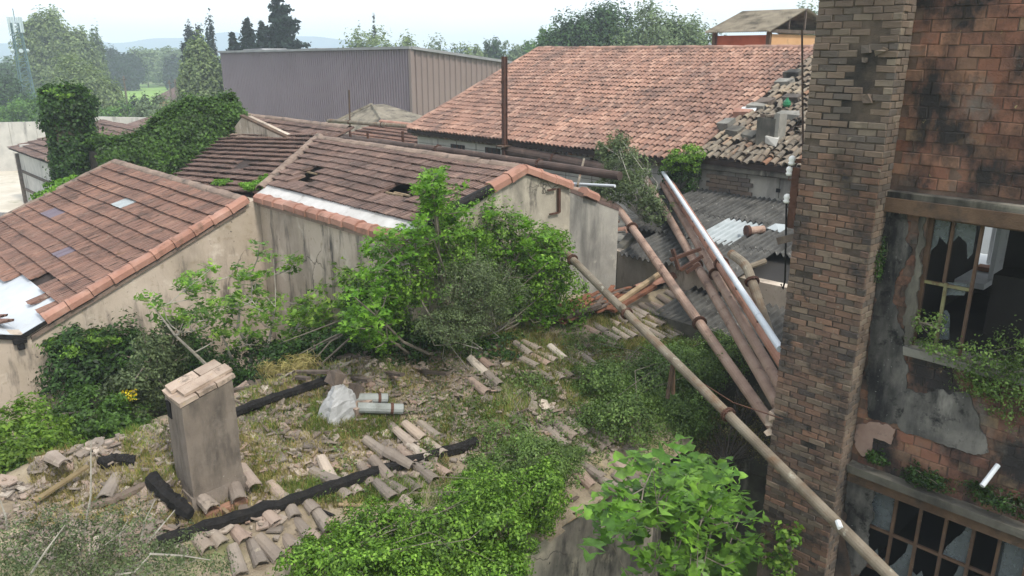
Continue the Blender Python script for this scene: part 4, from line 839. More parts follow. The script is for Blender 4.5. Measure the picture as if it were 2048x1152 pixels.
# ================================================================ ruined low building with the rubble roof
rub0 = lambda V: zc(-4.6)-.3*(9.6-V) if V < 9.6 else zc(-4.6)-.4*(V-9.6)
def rub(U, V): return rub0(V)+.11*nz3((U*.55, V*.55, 2))+.075*nz3((U*1.9, V*1.9, 7))+(-.12*max(0, U-9)*max(0, 7-V))
def onR(x, y, dz=0):
    r = ray(x, y); n = np.array([0, -.3, 1]); P = np.array([0, 9.6, zc(-4.6)+dz]); return C0+r*(((P-C0) @ n)/(r @ n))
tag(obj('alley', [(-6, -3, .02), (9.2, -3, .02), (9.2, 6.2, .02), (-6, 6.2, .02)], [(0, 1, 2, 3)], 'courtyard_soil'), kind='structure')  # dark soil sheet added to darken the gap between eave and pillar
tag(obj('courtyard', [(-6, 9.9, 2.4), (7.0, 9.9, 2.4), (7.0, 14.87, 2.4), (-6, 14.87, 2.4)], [(0, 1, 2, 3)], 'courtyard_soil'), kind='structure')
def ruin():
    t = thing('ruined_building', (7, 7.6, 0), 'collapsed low building whose tile roof is buried in rubble and weeds', 'building')
    us = np.arange(-2.5, 15.0, .07); vs = np.arange(5.45, 11.6, .07); V = []; idx = {}
    for j, v in enumerate(vs):
        for i, u_ in enumerate(us):
            h = rub(u_, v)+.035*nz3((u_*5, v*5, 1)); V.append((u_, v, h))
    n = len(us); F = []
    for j in range(len(vs)-1):
        for i in range(n-1):
            u_, v = us[i], vs[j]
            if v < 5.7+.25*nz3((u_*.9, 3, 0)): continue
            if u_ > 9.3+.3*nz3((v*1.3, 9, 0)) and v < 6.9: continue
            if u_ > 7.0 and v > 9.7 or u_ > 11.3 and v > 9.06: continue
            F.append((j*n+i, j*n+i+1, (j+1)*n+i+1, (j+1)*n+i))
    rf = obj('roof', V, F, 'rubble_soil', t, smooth=True)
    MB().box((6.0, 6.05, zc(-5.85)/2), (5.2, .3, zc(-5.85))).build('front_wall', 'stained_plaster', t)
    MB().box((-.2, 6.05, zc(-5.85)/2), (6.8, .3, zc(-5.85))).build('front_wall', 'dark_plaster', t)
    MB().box((8.9, 7.5, zc(-5.9)/2), (.3, 2.9, zc(-5.9))).build('cross_wall', 'dark_plaster', t)
    a = onR(1092, 1040); MB().bar(onR(1050, 1088, -.12), onR(1245, 968, -.12), .1, .07).build('eave_board', 'raw_wood', t)
    up = Vector((0, .955, .287)); T = []
    regs = [((395, 1070, 690, 1152), .85), ((350, 1100, 560, 1160), .8), ((770, 865, 905, 1010), .75), ((640, 960, 900, 1040), .3), ((1170, 870, 1300, 1000), .95), ((1235, 540, 1430, 690), .92), ((1060, 690, 1215, 780), .6), ((880, 700, 1010, 800), .12), ((1190, 640, 1260, 700), .5), ((560, 1000, 640, 1080), .85), ((640, 1030, 780, 1100), .7), ((950, 740, 1100, 850), .1), ((990, 830, 1100, 900), .3), ((1080, 860, 1190, 900), .4)]
    for j in range(12):
        for i in range(80):
            u_, v = -2+i*.215, 5.62+j*.36
            if u_ > 11.3 and v > 8.75: continue
            p = (u_, v, rub(u_, v)+.005); x, y = project(p)
            for (x0, y0, x1, y1), pr in regs:
                if x0 < x < x1 and y0 < y < y1 and random.random() < pr:
                    top = y < 690; T.append(jitter(frame(p, (1, 0, 0), up), .012 if top else .022, 2.5 if top else 5.5) @ Matrix.Diagonal((.92, .88, .9, 1))); break
    # tiles that slid out of their rows
    for k in range(16):
        x, y = random.uniform(90, 1250), random.uniform(700, 1140); p = onR(x, y, .05)
        if p[1] > 9.8 or p[1] < 5.7 or random.random() > .35+.65*max(0, nz3((p[0]*.8, p[1]*.8, 4))*2): continue
        a = random.uniform(0, 6.28); p[2] = rub(p[0], p[1])+.05; M = frame(p, (math.cos(a), math.sin(a), random.uniform(-.25, .25)), (-math.sin(a), math.cos(a), random.uniform(-.3, .3))); T.append(M)
    lay('tile', 'buried_tiles', 'canal_tile', canal, 'rubble_tile', T, rf, 300)
    # shards: broken pieces strewn over the roof
    def shard(s):
        rr = random.Random(s); n = 5; L = .09; top = []; rad = [rr.uniform(.5, 1.2)*L for _ in range(n)]
        for i in range(n): a = 6.28*i/n+rr.uniform(-.3, .3); top.append((rad[i]*math.cos(a), rad[i]*math.sin(a)*.8, .02+.03*math.cos(a)**2))
        V = [(x, y, z) for x, y, z in top]+[(x*1.02, y*1.02, z-.022) for x, y, z in top]
        return np.array(V), [tuple(range(n))]+[(i, n+i, n+(i+1) % n, (i+1) % n) for i in range(n)]
    T = []
    zones = [(480, 700, 870, 960, 1500), (60, 880, 560, 1080, 1300), (640, 700, 1000, 830, 1200), (850, 690, 1250, 900, 1100), (280, 830, 520, 1000, 400), (900, 820, 1100, 960, 500), (-60, 960, 330, 1120, 700)]
    for (x0, y0, x1, y1, nn) in zones:
        for k in range(nn):
            p = onR(random.uniform(x0, x1), random.uniform(y0, y1), .02)
            if p[1] > 9.75 or p[1] < 5.7 or random.random() > .55+nz3((p[0]*.9, p[1]*.9, 14))*1.3: continue
            p[2] = rub(p[0], p[1])+.02; a = random.uniform(0, 6.28); s = random.choice((.25, .3, .4, .5, .6, .75, 1, 1.4)); M = frame(p, (math.cos(a), math.sin(a), random.uniform(-.4, .4)), (-math.sin(a), math.cos(a), random.uniform(-.4, .4))) @ Matrix.Diagonal((s, s*random.uniform(.6, 1.1), 1, 1)); T.append(M)
    T.sort(key=lambda M: -M.to_scale().x/((M.translation-Vector((0, 0, H))).length)); arr = T
    big = T[:260]; small = T[260:]
    ms = pieces('shard', shard, 'rubble_tile', 8)
    for M in big: inst('tile_shard', random.choice(ms[1]), M, rf)
    lay('tile_shard', 'small_shards', 'shard', shard, 'rubble_tile', small, rf, 0, 8)
    # fallen rotten back slope behind the ridge
    for k in range(46):
        x, y = random.uniform(460, 880), random.uniform(700, 830); p = pz(x, y, -4.85)
        if p[1] < 9.5 or p[1] > 11.4 or p[0] > 6.9: continue
        p[2] = rub0(p[1])+.06; a = random.gauss(.1, .5); M = frame(p, (math.cos(a), math.sin(a), random.uniform(-.1, .1)), (-math.sin(a), math.cos(a), -.35)); M = M @ Matrix.Diagonal((random.uniform(.8, 1.6), random.uniform(.5, 1), 1, 1)); inst('tile', random.choice(pieces('flat_tile', flat, 'rubble_tile', 4)[1]), M, rf)
    for k in range(14):
        x, y = random.uniform(480, 880), random.uniform(705, 790); p = pz(x, y, -4.8)
        if p[0] > 6.9: continue
        a = random.gauss(1.5, .35); L = random.uniform(.5, 1.1); d = np.array([math.cos(a), math.sin(a), -.25])*L/2; p[2] = rub0(p[1])+.12
        MB().bar(p-d, p+d, .08, .04).build('rafter', 'old_wood', rf)
    for k in range(46):   # splintered battens in the rubble
        p = onR(random.uniform(120, 1150), random.uniform(740, 1060), .03)
        if p[1] > 9.7 or p[1] < 5.8: continue
        a = random.uniform(0, 3.14); L = random.uniform(.15, .55); d = np.array([math.cos(a), math.sin(a), random.uniform(-.15, .25)])*L/2; p[2] = rub(p[0], p[1])+.04
        MB().bar(p-d, p+d, random.uniform(.025, .05), .02).build('batten', random.choice(('old_wood', 'old_wood', 'raw_wood', 'char')), rf)
    # ridge with orange caps above the intact tile patch
    run_pieces('ridge_tile', 'ridge_tile', ridge_fn, 'orange_coping', (14.75, 9.05, zc(-4.55)), (12.2, 9.1, zc(-4.62)), .36, t)
    MB().prism([(11.2, 9.1, 0), (15, 9.05, 0), (15, 9.05, zc(-4.66)), (11.2, 9.1, zc(-4.72))], (0, .2, 0)).build('rear_wall', 'dark_plaster', t)
ruin()
# ---------------------------------------------------------------- chimney
def chimney():
    c0 = onR(378, 1003); U0, U1 = 2.69, 3.3; V0, V1 = 8.12, 8.62; zb = rub0(8.3)-.25
    zt0, zt1 = pV(366, 806, V0)[2], pV(457, 752, V0)[2]
    t = thing('chimney', ((U0+U1)/2, (V0+V1)/2, zb), 'rendered grey brown chimney with sloping brick cap standing in the rubble', 'chimney')
    V = []; F = []; nr, ns = 22, 8
    cor = [(U0, V0), (U1, V0), (U1, V1), (U0, V1)]; ring = []
    for e in range(4):
        (ax, ay), (bx_, by_) = cor[e], cor[(e+1) % 4]
        for k in range(ns): f = k/ns; ring.append((ax+(bx_-ax)*f, ay+(by_-ay)*f, k == 0))
    mxu, myv = (U0+U1)/2, (V0+V1)/2; n = len(ring)
    for j in range(nr):
        q = j/(nr-1)
        for (x, y, c_) in ring:
            top = zt0+(zt1-zt0)*(x-U0)/(U1-U0)-.06; z = zb+(top-zb)*q; fl = 1+.16*max(0, .28-q)**1.2; k = fl+.02*nz3((x*3, y*3, z*3), 1, 2)+.012*nz3((x*12, y*12, z*12), 1, 5)
            if c_: k -= .035*max(0, nz3((x, y, z*5), 1, 11))+.008
            V.append((mxu+(x-mxu)*k, myv+(y-myv)*k, z))
    F = [(j*n+i, j*n+(i+1) % n, (j+1)*n+(i+1) % n, (j+1)*n+i) for j in range(nr-1) for i in range(n)]+[tuple((nr-1)*n+i for i in range(n))]
    sh = obj('shaft', V, F, 'chimney_render', t)
    q = pU(347, 845, U0-.004); MB().box((U0-.003, V1-.12, zt0-.2), (.02, .12, .2)).build('flue_opening', 'black_void', t)
    rot = Matrix.Rotation(-math.atan2(zt1-zt0, U1-U0), 3, 'Y'); cU, cV = (U0+U1)/2, (V0+V1)/2; cz = (zt0+zt1)/2
    L = math.hypot(U1-U0, zt1-zt0)+.05
    for i in range(3):
        for j in range(2):
            off = rot @ Vector(((i-1)*L/3, (j-.5)*.265, -.02)); MB().box(Vector((cU, cV, cz))+off, (L/3-.012, .255, .05), rot, .006).build('cap_brick', 'cap_tile', t)
    for i, (a, b, wd) in enumerate(((-.12, .15, .34), (.2, .15, .26), (.02, -.1, .5), (.28, -.1, .16))):
        off = rot @ Vector((a, b*.9, .03)); MB().box(Vector((cU, cV, cz))+off, (wd, .2, .04), rot, .006).build('cap_brick', 'cap_tile', t)
    # mortar skirt, exposed bricks and tiles at the foot
    zf = rub0(8.1)
    m = MB(); m.prism([(U0-.05, V0-.05, zf-.1), (U1+.06, V0-.05, zf-.1), (U1+.02, V0-.01, zf+.2), (U0-.02, V0-.01, zf+.16)], (0, .3, 0)); m.build('skirt', 'chimney_render', t)
    bm = pieces('old_brick', lambda s: brick_piece(.16, .07, .1, s), 'rubble_brick', 3)[1]
    for j in range(3):
        for i in range(3): inst('brick', bm[(i+j) % 3], jitter(frame((U0+.12+i*.175, V0-.1, zf-.02-j*.078), (-1, 0, 0), (0, -1, 0)), .006, 2), t)
    cm = pieces('canal_tile', canal, 'rubble_tile')[1]
    for (dx, dy, a) in ((.12, -.22, .1), (.42, -.26, -.25), (.68, -.12, -.1)):
        inst('foot_tile', cm[0], frame((U0+dx, V0+dy, zf+.03), (math.cos(a), math.sin(a), 0), (-math.sin(a)*.955, math.cos(a)*.955, .25)), t)
surf('chimney_render', [(.25, '685E55'), (.5, '7A6F64'), (.75, '887D72')], 1.6, .95, .6, 90, [ST('4C4640', 2.2, .48, .64, (1, 1, .3), 4), ST('8B8075', 1.4, .56, .7, None, 14), ST('A79F93', 26, .66, .73, None, 8)])
surf('cap_tile', [(.25, '8A7868'), (.5, 'A59282'), (.75, 'B3A493')], 4, .95, .4, 60, [ST('5F564D', 5, .55, .68, None, 4), ST('B59B6A', 9, .64, .74, None, 9)], rnd=.15)
surf('rubble_brick', [(.3, '8A6450'), (.7, 'A5806A')], 6, .95, .5, 60, rnd=.2)
chimney()
# ---------------------------------------------------------------- charred timbers
def timber(label, pts, r, mat='char', name='charred_beam', dz=.06):
    P = [onR(x, y, 0) for x, y in pts]; P = [np.array([p[0], p[1], rub(p[0], p[1])+dz]) for p in P]; Q = []; z0_, z1_ = P[0][2], P[-1][2]
    for i, p in enumerate(P): p[2] = .35*p[2]+.65*(z0_+(z1_-z0_)*i/(len(P)-1))
    for a, b in zip(P[:-1], P[1:]):
        for k in range(8): Q.append(a+(b-a)*k/8+rs.normal(size=3)*r*.08)
    Q.append(P[-1]); m = MB(); m.tube(Q, [r*(1+.16*nz3((i*.8, 0, r*9)))*(1 if i else .7) for i in range(len(Q))], 7, True, .13)
    tag(m.build(name, mat), label, 'beam', 'charred roof timbers')
timber('long charred beam lying across the rubble roof past the chimney foot', [(318, 1100), (560, 1020), (760, 948), (952, 888)], .085)
timber('charred beam half buried behind the chimney', [(455, 842), (560, 802), (668, 766)], .07)
timber('short charred stump propped beside the chimney foot', [(385, 1055), (345, 1025), (306, 985)], .085, dz=.14)
timber('charred lump lying in the rubble left of the chimney', [(200, 938), (235, 930), (272, 935)], .08, dz=.06)
tag(MB().bar(onR(70, 1002, .1), onR(176, 932, .2), .07, .025).build('split_plank', 'yellow_wood'), 'pale split plank lying at the rubble edge by the green shrubs', 'plank')
timber('grey half buried log among the rubble near the left shrubs', [(170, 1030), (230, 1012), (300, 985)], .05, 'old_wood', 'log')
# ---------------------------------------------------------------- plastic wrapped stack with two pipes
def stack():
    b = onR(690, 835); z = rub(b[0], b[1]); t = thing('wrapped_stack', (b[0], b[1], z), 'masonry stub wrapped in torn white plastic on the rubble', 'rubble stack')
    rr = random.Random(4); a = onR(668, 842); n, mm = 18, 9; V = []
    for j in range(mm):
        q = j/(mm-1); zz = .52*q**.8
        for i in range(n):
            an = 6.283*i/n; k = (1-.55*q**1.6)*(1+.16*math.sin(an*5+q*2)*(1-q*.5))+rr.uniform(-.05, .05)
            V.append((a[0]+.12+.3*k*math.cos(an)+.1*q, a[1]+.1+.2*k*math.sin(an)-.02*q, z-.04+zz+rr.uniform(-.02, .02)-.14*q*max(0, math.cos(an))))
    V.append((a[0]+.2, a[1]+.1, z+.47)); F = [(j*n+i, j*n+(i+1) % n, (j+1)*n+(i+1) % n, (j+1)*n+i) for j in range(mm-1) for i in range(n)]+[((mm-1)*n+i, (mm-1)*n+(i+1) % n, mm*n) for i in range(n)]
    obj('plastic_sheet', V, F, 'plastic_cloth', t)
    c2 = a+np.array([.3, .12, 0])
    MB().box((c2[0]+.16, c2[1]-.12, z+.08), (.42, .16, .18), Matrix.Rotation(.2, 3, 'Z'), .03).build('masonry', 'rubble_tile', t)
    MB().box((c2[0]-.1, c2[1]+.1, z+.55), (.16, .2, .18), Matrix.Rotation(.5, 3, 'Y'), .03).build('wood_block', 'old_wood', t)
    MB().box((c2[0]+.12, c2[1]-.02, z+.3), (.14, .16, .2), Matrix.Rotation(.4, 3, 'Y'), .03).build('wood_block', 'old_wood', t)
    for (x0, y0, x1, y1, lb) in ((705, 797, 775, 797, 'upper short grey cement pipe beside the wrapped masonry'), (715, 815, 806, 818, 'lower short grey cement pipe beside the wrapped masonry')):
        p, q = onR(x0, y0, .12), onR(x1, y1, .12); u_ = thing('cement_pipe', p-np.array([0, 0, .08]), lb, 'pipe', 'cement pipes on the rubble')
        MB().tube([p, q], .075, 12).build('barrel', 'pipe_cement', u_)
        k = p+(q-p)*.72; dd = (q-p)/np.linalg.norm(q-p); MB().tube([k, k+dd*.04], .084, 12).build('band', 'rust', u_); MB().tube([q, q+dd*.01], .06, 12).build('mouth', 'black_void', u_)
surf('pipe_cement', [(.3, '7E817C'), (.7, '989B96')], 5, .9, .3, 60, [ST('6F6F69', 6, .58, .72, None, 3)])
stack()
def planks():
    t = thing('shingle_heap', onR(1190, 625), 'collapsed heap of split reddish roof boards by the thin pipe', 'wood heap')
    for k in range(40):
        x, y = random.uniform(1130, 1250), 0; y = 612-(x-1130)*.22+random.uniform(-12, 22); p = onR(x, y, .12+random.random()*.12)
        a = random.gauss(.15, .22); L = random.uniform(.5, 1.0); d = np.array([math.cos(a), math.sin(a), random.uniform(-.1, .15)])*L/2; MB().bar(p-d, p+d, random.uniform(.06, .12), .022).build('board', 'red_wood' if k % 3 else 'old_wood', t)
    for (x0, y0, x1, y1, m) in ((1235, 605, 1330, 540, 'raw_wood'), (1225, 622, 1310, 572, 'red_wood'), (1130, 635, 1200, 610, 'old_wood')):
        MB().bar(onR(x0, y0, .25), onR(x1, y1, .35), .1, .06).build('joist', m, t)
planks()
def iron():
    t = thing('iron_frame', onR(1355, 545), 'bent rusty iron frame among the pipes', 'scrap iron'); m = [((1345, 498), (1358, 540)), ((1340, 520), (1402, 497)), ((1360, 540), (1405, 512)), ((1372, 545), (1398, 528))]
    for a, b in m: MB().bar(pD(*a, 14.2), pD(*b, 14.2), .06, .06).build('bar', 'rust', t)
iron()
# ================================================================ pipes
def pipe(label, pts, r, mat, flanges=(), name='steel_pipe', group='rusty pipes across the yard', bends=3, fr=1.55, extra=None):
    P = [np.array(p, float) for p in pts]; Q = [P[0]]
    for i in range(1, len(P)-1):     # round the corners
        a = P[i]+(P[i-1]-P[i])/np.linalg.norm(P[i-1]-P[i])*r*2.5; b = P[i]+(P[i+1]-P[i])/np.linalg.norm(P[i+1]-P[i])*r*2.5
        for k in range(bends+1): s = k/bends; Q.append(a*(1-s)**2+P[i]*2*s*(1-s)+b*s*s)
    Q.append(P[-1]); t = thing(name, P[-1], label, 'pipe', group)
    MB().tube(Q, r, 14).build('barrel', mat, t, smooth=False)
    for (seg, f) in flanges:
        a, b = P[seg], P[seg+1]; c = a+(b-a)*f; d = (b-a)/np.linalg.norm(b-a); fo = MB().tube([c-d*.022, c-d*.004], r*fr, 16).build('flange', 'rust', t); MB().tube([c+d*.004, c+d*.022], r*fr, 16).build('flange', 'rust', t)
        o1 = np.cross(d, [0, 0, 1]); o1 /= np.linalg.norm(o1); o2 = np.cross(d, o1)
        for k in range(8): w_ = c+(o1*math.cos(k*.785)+o2*math.sin(k*.785))*r*1.32; MB().tube([w_-d*.035, w_+d*.035], .012, 5).build('bolt', 'rust', fo)
    return t, P
def seg(pts, x, y):   # fraction along the pipe that shows at pixel y
    a, b = pts; best = min(range(201), key=lambda k: abs(project(a+(b-a)*k/200)[1]-y)); return best/200
a, b = pz(1088, 462, -3.15), pz(1800, 1172, -4.85); P1 = (a, b)
t1, _ = pipe('long thin lichen streaked pipe running low past the brick pillar', [a, b], .062, 'lichen_pipe', [(0, seg(P1, 0, 520)), (0, seg(P1, 0, 627)), (0, seg(P1, 0, 828))])
q = a+(b-a)*seg(P1, 0, 634); MB().tube([q, q+np.array([.05, .22, .12])], .05, 10).build('branch_stub', 'lichen_pipe', t1)
q = a+(b-a)*seg(P1, 0, 720); m = MB(); zq = max(rub(q[0], q[1]), q[2]-.45); m.tube([(q[0]-.08, q[1], zq-.1), q, (q[0]+.1, q[1]+.03, zq-.1)], .03, 6); m.build('support', 'rust_beam', t1)
q = a+(b-a)*seg(P1, 0, 1060); MB().tube([q-np.array([.06, 0, -.035]), q+np.array([0, .06, .06])], .03, 8).build('clamp', 'white_paint', t1)
a0, a1, b = pz(1158, 381, -3.3), pz(1235, 414, -3.55), pz(1566, 882, -5.15)
pipe('rusty pipe with one bend running past the dark slab shed', [a0-np.array([.3, -1.5, 0]), a0, a1, b], .085, 'rusty_pipe', [(2, seg((a1, b), 0, 455)), (2, seg((a1, b), 0, 645))])
a, b = pU(1293, 358, 17.4), pz(1572, 838, -4.72); pipe('rusty pipe second from the thin lichen pipe, one flange', [a, b], .085, 'rusty_pipe', [(0, seg((a, b), 0, 530))])
a, b = pU(1325, 368, 17.4), pz(1572, 792, -4.42); pipe('rusty pipe beside the thick red pipe, flange near the iron frame', [a, b], .08, 'rusty_pipe', [(0, seg((a, b), 0, 548))])
a, b = pU(1334, 358, 17.4), pz(1572, 730, -4.02); pipe('thick brick red pipe carrying the white pipe', [a, b], .105, 'red_pipe', [(0, seg((a, b), 0, 528))], fr=1.35)
a, b = pU(1331, 349, 17.35)+np.array([-.15, 0, .1]), pz(1561, 698, -3.7); tw, _ = pipe('slim white plastic pipe strapped on the thick red pipe', [a, b], .05, 'white_pipe', [], 'plastic_pipe', None)
for f in (.16, .3, .42, .54, .66, .78, .9):
    c = a+(b-a)*f; d = (b-a)/np.linalg.norm(b-a); MB().tube([c, c+d*.03], .055, 12).build('joint', 'white_pipe', tw); MB().box(c-np.array([0, 0, .06]), (.03, .03, .08)).build('strap', 'rust', tw)
a0, a1, b = pD(1463, 508, 13.6), pD(1493, 530, 13.0), pz(1546, 690, -4.35)
t6, _ = pipe('short rusty pipe with an elbow rising from the lower corrugated roof', [a0, a1, b], .08, 'lichen_pipe', [(1, seg((a1, b), 0, 563))])
MB().tube([a1+np.array([0, 0, -.05]), a1+np.array([.3, -.18, .05])], .05, 8).build('branch_stub', 'lichen_pipe', t6)
# pipe bridge between the sheds and the red roofed hall
pipe('fat dark pipe crossing behind the holed roof', [pU(560, 262, 12.9), pU(640, 274, 12.9), pU(870, 298, 12.9), pU(1240, 352, 12.9)], .095, 'dark_pipe', [(2, .02), (2, .62)], fr=1.25)
pipe('long dark pipe ending at the red roofed hall corner', [pU(575, 256, 15.5), pU(822, 294, 15.5)], .12, 'dark_pipe', [(0, .1), (0, .5)], fr=1.2)
pipe('thick black pipe hugging the hall wall under the eave', [pU(1015, 301, 17.2), pU(1215, 338, 17.2)], .17, 'dark_pipe', [(0, .01), (0, .5)], fr=1.15)
pipe('yellow brown pipe crossing in front of the hipped hut', [pU(655, 262, 18.6), pU(655, 241, 18.6), pU(818, 253, 18.6)], .085, 'lichen_pipe', [(1, .3), (1, .7)], fr=1.2)
pipe('pale pipe lying low behind the bare wall top', [pU(1110, 366, 13.5), pU(1230, 372, 13.5)], .035, 'white_pipe', (), group=None)
def trestle():
    t = thing('pipe_trestle', (13, 22.6, zc(-3.6)), 'blackened valve and pipe support beyond the holed roof', 'pipe support')
    for (x, y, r, L, ax) in ((600, 268, .2, .3, 0), (590, 285, .16, .5, 1), (612, 290, .12, .9, 1)):
        p = pU(x, y, 12.6); d = np.array([L, 0, 0]) if ax == 0 else np.array([0, L, 0]); MB().tube([p, p+d], r, 12).build('valve_body', 'char' if ax == 0 else 'dark_pipe', t)
    for x in (608, 700, 735, 805): p = pU(x, 262, 13.2); MB().tube([p, p-np.array([0, 0, 1.2])], .04, 6).build('leg', 'rust', t)
trestle()
# hanging rod between fat pipes
p = pU(1168, 318, 15.0); q = pU(1155, 372, 13.0); tag(MB().tube([p, q], .03, 6).build('tie_rod', 'lichen_pipe'), 'thin bent tie rod hanging between the dark pipes', 'rod')
# wire from the thin pipe to the pillar
A = P1[0]+(P1[1]-P1[0])*seg(P1, 0, 745); B = pz(1566, 838, -4.5); tag(MB().tube([A, (A+B)/2-np.array([0, 0, .1]), B], .009, 5).build('wire', 'rust'), 'thin rusty wire stretched from the long thin pipe to the pillar', 'wire')
# ================================================================ brick factory on the right
WU = 9.25; PU = 8.9
def factory():
    t = thing('brick_factory', (10.5, 2.5, 0), 'tall derelict brick factory with sooty pillar and broken windows', 'building')
    # pillar core and bricks
    pil = MB().box(((PU+.012+10.2)/2, (3.392+4.318)/2, 5.1), (10.2-PU-.012, .926, 10.2)).build('pillar', 'mortar', t)
    ch = .0765; Tw = []; Ts = []; Tside = []; Tss = []
    for j in range(int(7.9/ch)):
        z = zc(-6.75)+j*ch
        if z > zc(.95): break
        rel = z-H; sooty = rel > -1.35+.7*nz3((j*.2, 0, 0))
        y = 3.38; row = [.105, .215, .215, .215, .2] if j % 2 else [.215, .215, .215, .215, .09]
        for i, l in enumerate(row):
            c = y+l/2; y += l
            if -.75 < rel < .3 and 3.5 < c < 3.85 and random.random() < .55: continue
            if random.random() < .012: continue
            M = frame((PU+.05, c, z), (0, 1, 0), (-1, 0, 0)); M = jitter(M, .004, .7) @ Matrix.Diagonal(((l-.012)/.205, 1, 1, 1)); (Ts if sooty else Tw).append(M)
        for i, (x, l) in enumerate(((PU+.06, .11), (PU+.225, .2)) if j % 2 else ((PU+.105, .2), (PU+.27, .11))):
            M = frame((x, 3.43, z), (-1, 0, 0), (0, -1, 0)); M = jitter(M, .003, .6) @ Matrix.Diagonal(((l-.012)/.205, 1, 1, 1)); (Tss if sooty else Tside).append(M)
    bf = lambda s: brick_piece(.205, .066, .052, s, .005)
    lay('brick', 'far_bricks', 'brick', bf, 'weathered_brick', Tw, pil, 190, 6); lay('brick', 'far_bricks', 'brick', bf, 'sooty_brick', Ts, pil, 110, 6)
    lay('side_brick', 'side_bricks', 'brick', bf, 'sooty_brick', Tside+Tss, pil, 0, 6)
    for k in range(5):   # crumbled hollow near the top
        z = zc(random.uniform(-.8, .25)); MB().box((PU+.02, random.uniform(3.5, 3.85), z), (.09, random.uniform(.05, .12), random.uniform(.04, .09)), Matrix.Rotation(random.uniform(-.6, .6), 3, 'X'), .02).build('broken_brick', 'sooty_brick', pil)
    for k, (x, y) in enumerate(((1562, 850), (1556, 835), (1565, 872))):
        p = pU(x, y, PU+.05); MB().box((p[0]+.1, 4.36, p[2]), (.3, .1, .12), Matrix.Rotation(k*.4, 3, 'X'), .03).build('mortar_lump', 'cap_tile', pil)
    # main wall: backing panels round the openings (openings: V<2.93 z -3.32..-1.76 ; V<3.16 z < -5.25)
    def back(y0, y1, z0, z1): return MB().box((WU+.013+.14, (y0+y1)/2, (zc(z0)+zc(z1))/2), (.28, y1-y0, z1-z0)).build('wall', 'block_mortar', t)
    w0 = back(-.6, 3.4, -1.6, 1.2); w1 = back(2.94, 3.4, -5.3, -1.6); w2 = back(-.6, 2.94, -5.1, -3.36); w3 = back(3.17, 3.4, -9, -5.3); w4 = back(-.6, .9, -3.4, -1.6); w5 = back(-.6, .9, -9, -5.1)
    bl = lambda s: brick_piece(.196, .121, .06, s, .006); T = []
    for j in range(76):
        z = -6.9+j*.128
        if z > .95: break
        for i in range(16):
            c = 3.31-i*.204-(j % 2)*.102
            if c < .9 or c > 3.36: continue
            if -1.72 < z < -1.5: continue
            if -3.38 < z < -1.6 and c < 3.03: continue
            if z < -5.0: continue
            if random.random() < .012: continue
            T.append(jitter(frame((WU+.06, c, zc(z)), (0, 1, 0), (-1, 0, 0)), .004, .6))
    lay('block', 'far_blocks', 'block', bl, 'orange_block', T, w0, 300, 6)
    # render coats left on the blocks
    def coat(px, mat, U=WU-.018, th=.05):
        P = [pU(x, y, U) for x, y in px]; Q = []
        for a, b in zip(P, P[1:]+P[:1]):
            n = max(1, int(np.linalg.norm(b-a)/.025))
            for k in range(n): p = a+(b-a)*k/n; Q.append((U, p[1]+.05*nz3(p, 6, 1)+.025*nz3(p, 17, 4), p[2]+.05*nz3(p, 6, 9)+.025*nz3(p, 17, 14)))
        m = MB(); m.prism(Q, (th, 0, 0)); return m.build('render_coat', mat, t)
    coat([(1770, 424), (1812, 426), (1813, 480), (1822, 500), (1800, 540), (1793, 560), (1785, 600), (1797, 640), (1808, 668), (1812, 720), (1812, 780), (1838, 788), (1862, 784), (1874, 774), (1900, 790), (1932, 782), (1952, 830), (1962, 862), (1975, 905), (1944, 912), (1905, 898), (1868, 884), (1835, 878), (1800, 862), (1790, 848), (1738, 836), (1735, 700), (1757, 560)], 'soot_render')
    coat([(1842, 428), (1854, 432), (1838, 540), (1822, 688), (1806, 690), (1812, 590), (1828, 520)], 'dark_plaster')
    coat([(1712, 852), (1735, 842), (1772, 845), (1790, 860), (1780, 885), (1745, 880), (1738, 905), (1722, 915), (1710, 895)], 'pink_render')
    coat([(1693, 935), (1748, 968), (1742, 1060), (1722, 1152), (1700, 1152), (1690, 1050)], 'soot_render')
    # steel lintel with concrete band, ledge over the lower window
    MB().box((WU-.03, 1.4, zc(-1.67)), (.16, 3.98, .16)).build('steel_lintel', 'rust_beam', t); MB().box((WU-.02, 1.4, zc(-1.55)), (.12, 3.98, .08), jit=.01).build('lintel_ledge', 'dark_plaster', t)
    MB().box((WU-.05, 1.35, zc(-5.07)), (.2, 4.05, .1), jit=.012).build('sill_ledge', 'dark_plaster', t); MB().box((WU-.0, 1.35, zc(-5.2)), (.14, 4.05, .16)).build('lower_lintel', 'rust_beam', t)
    MB().box((WU+.12, 1.0, zc(-3.36)), (.4, 3.9, .1), jit=.01).build('window_sill', 'concrete', t)
    # rooms behind
    def wallbox(c, s, mat, n): MB().box(c, s).build(n, mat, t)
    UB = 12.6
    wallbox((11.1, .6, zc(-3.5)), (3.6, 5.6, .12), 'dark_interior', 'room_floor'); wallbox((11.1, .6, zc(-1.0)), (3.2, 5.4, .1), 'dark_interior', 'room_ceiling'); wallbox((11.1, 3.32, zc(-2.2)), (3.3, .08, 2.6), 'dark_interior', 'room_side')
    o = [pU(1908, 556, UB), pU(2013, 520, UB)]; y1 = pU(1905, 500, UB)[1]; y0 = pU(2012, 500, UB)[1]; zs = pU(1960, 540, UB)[2]
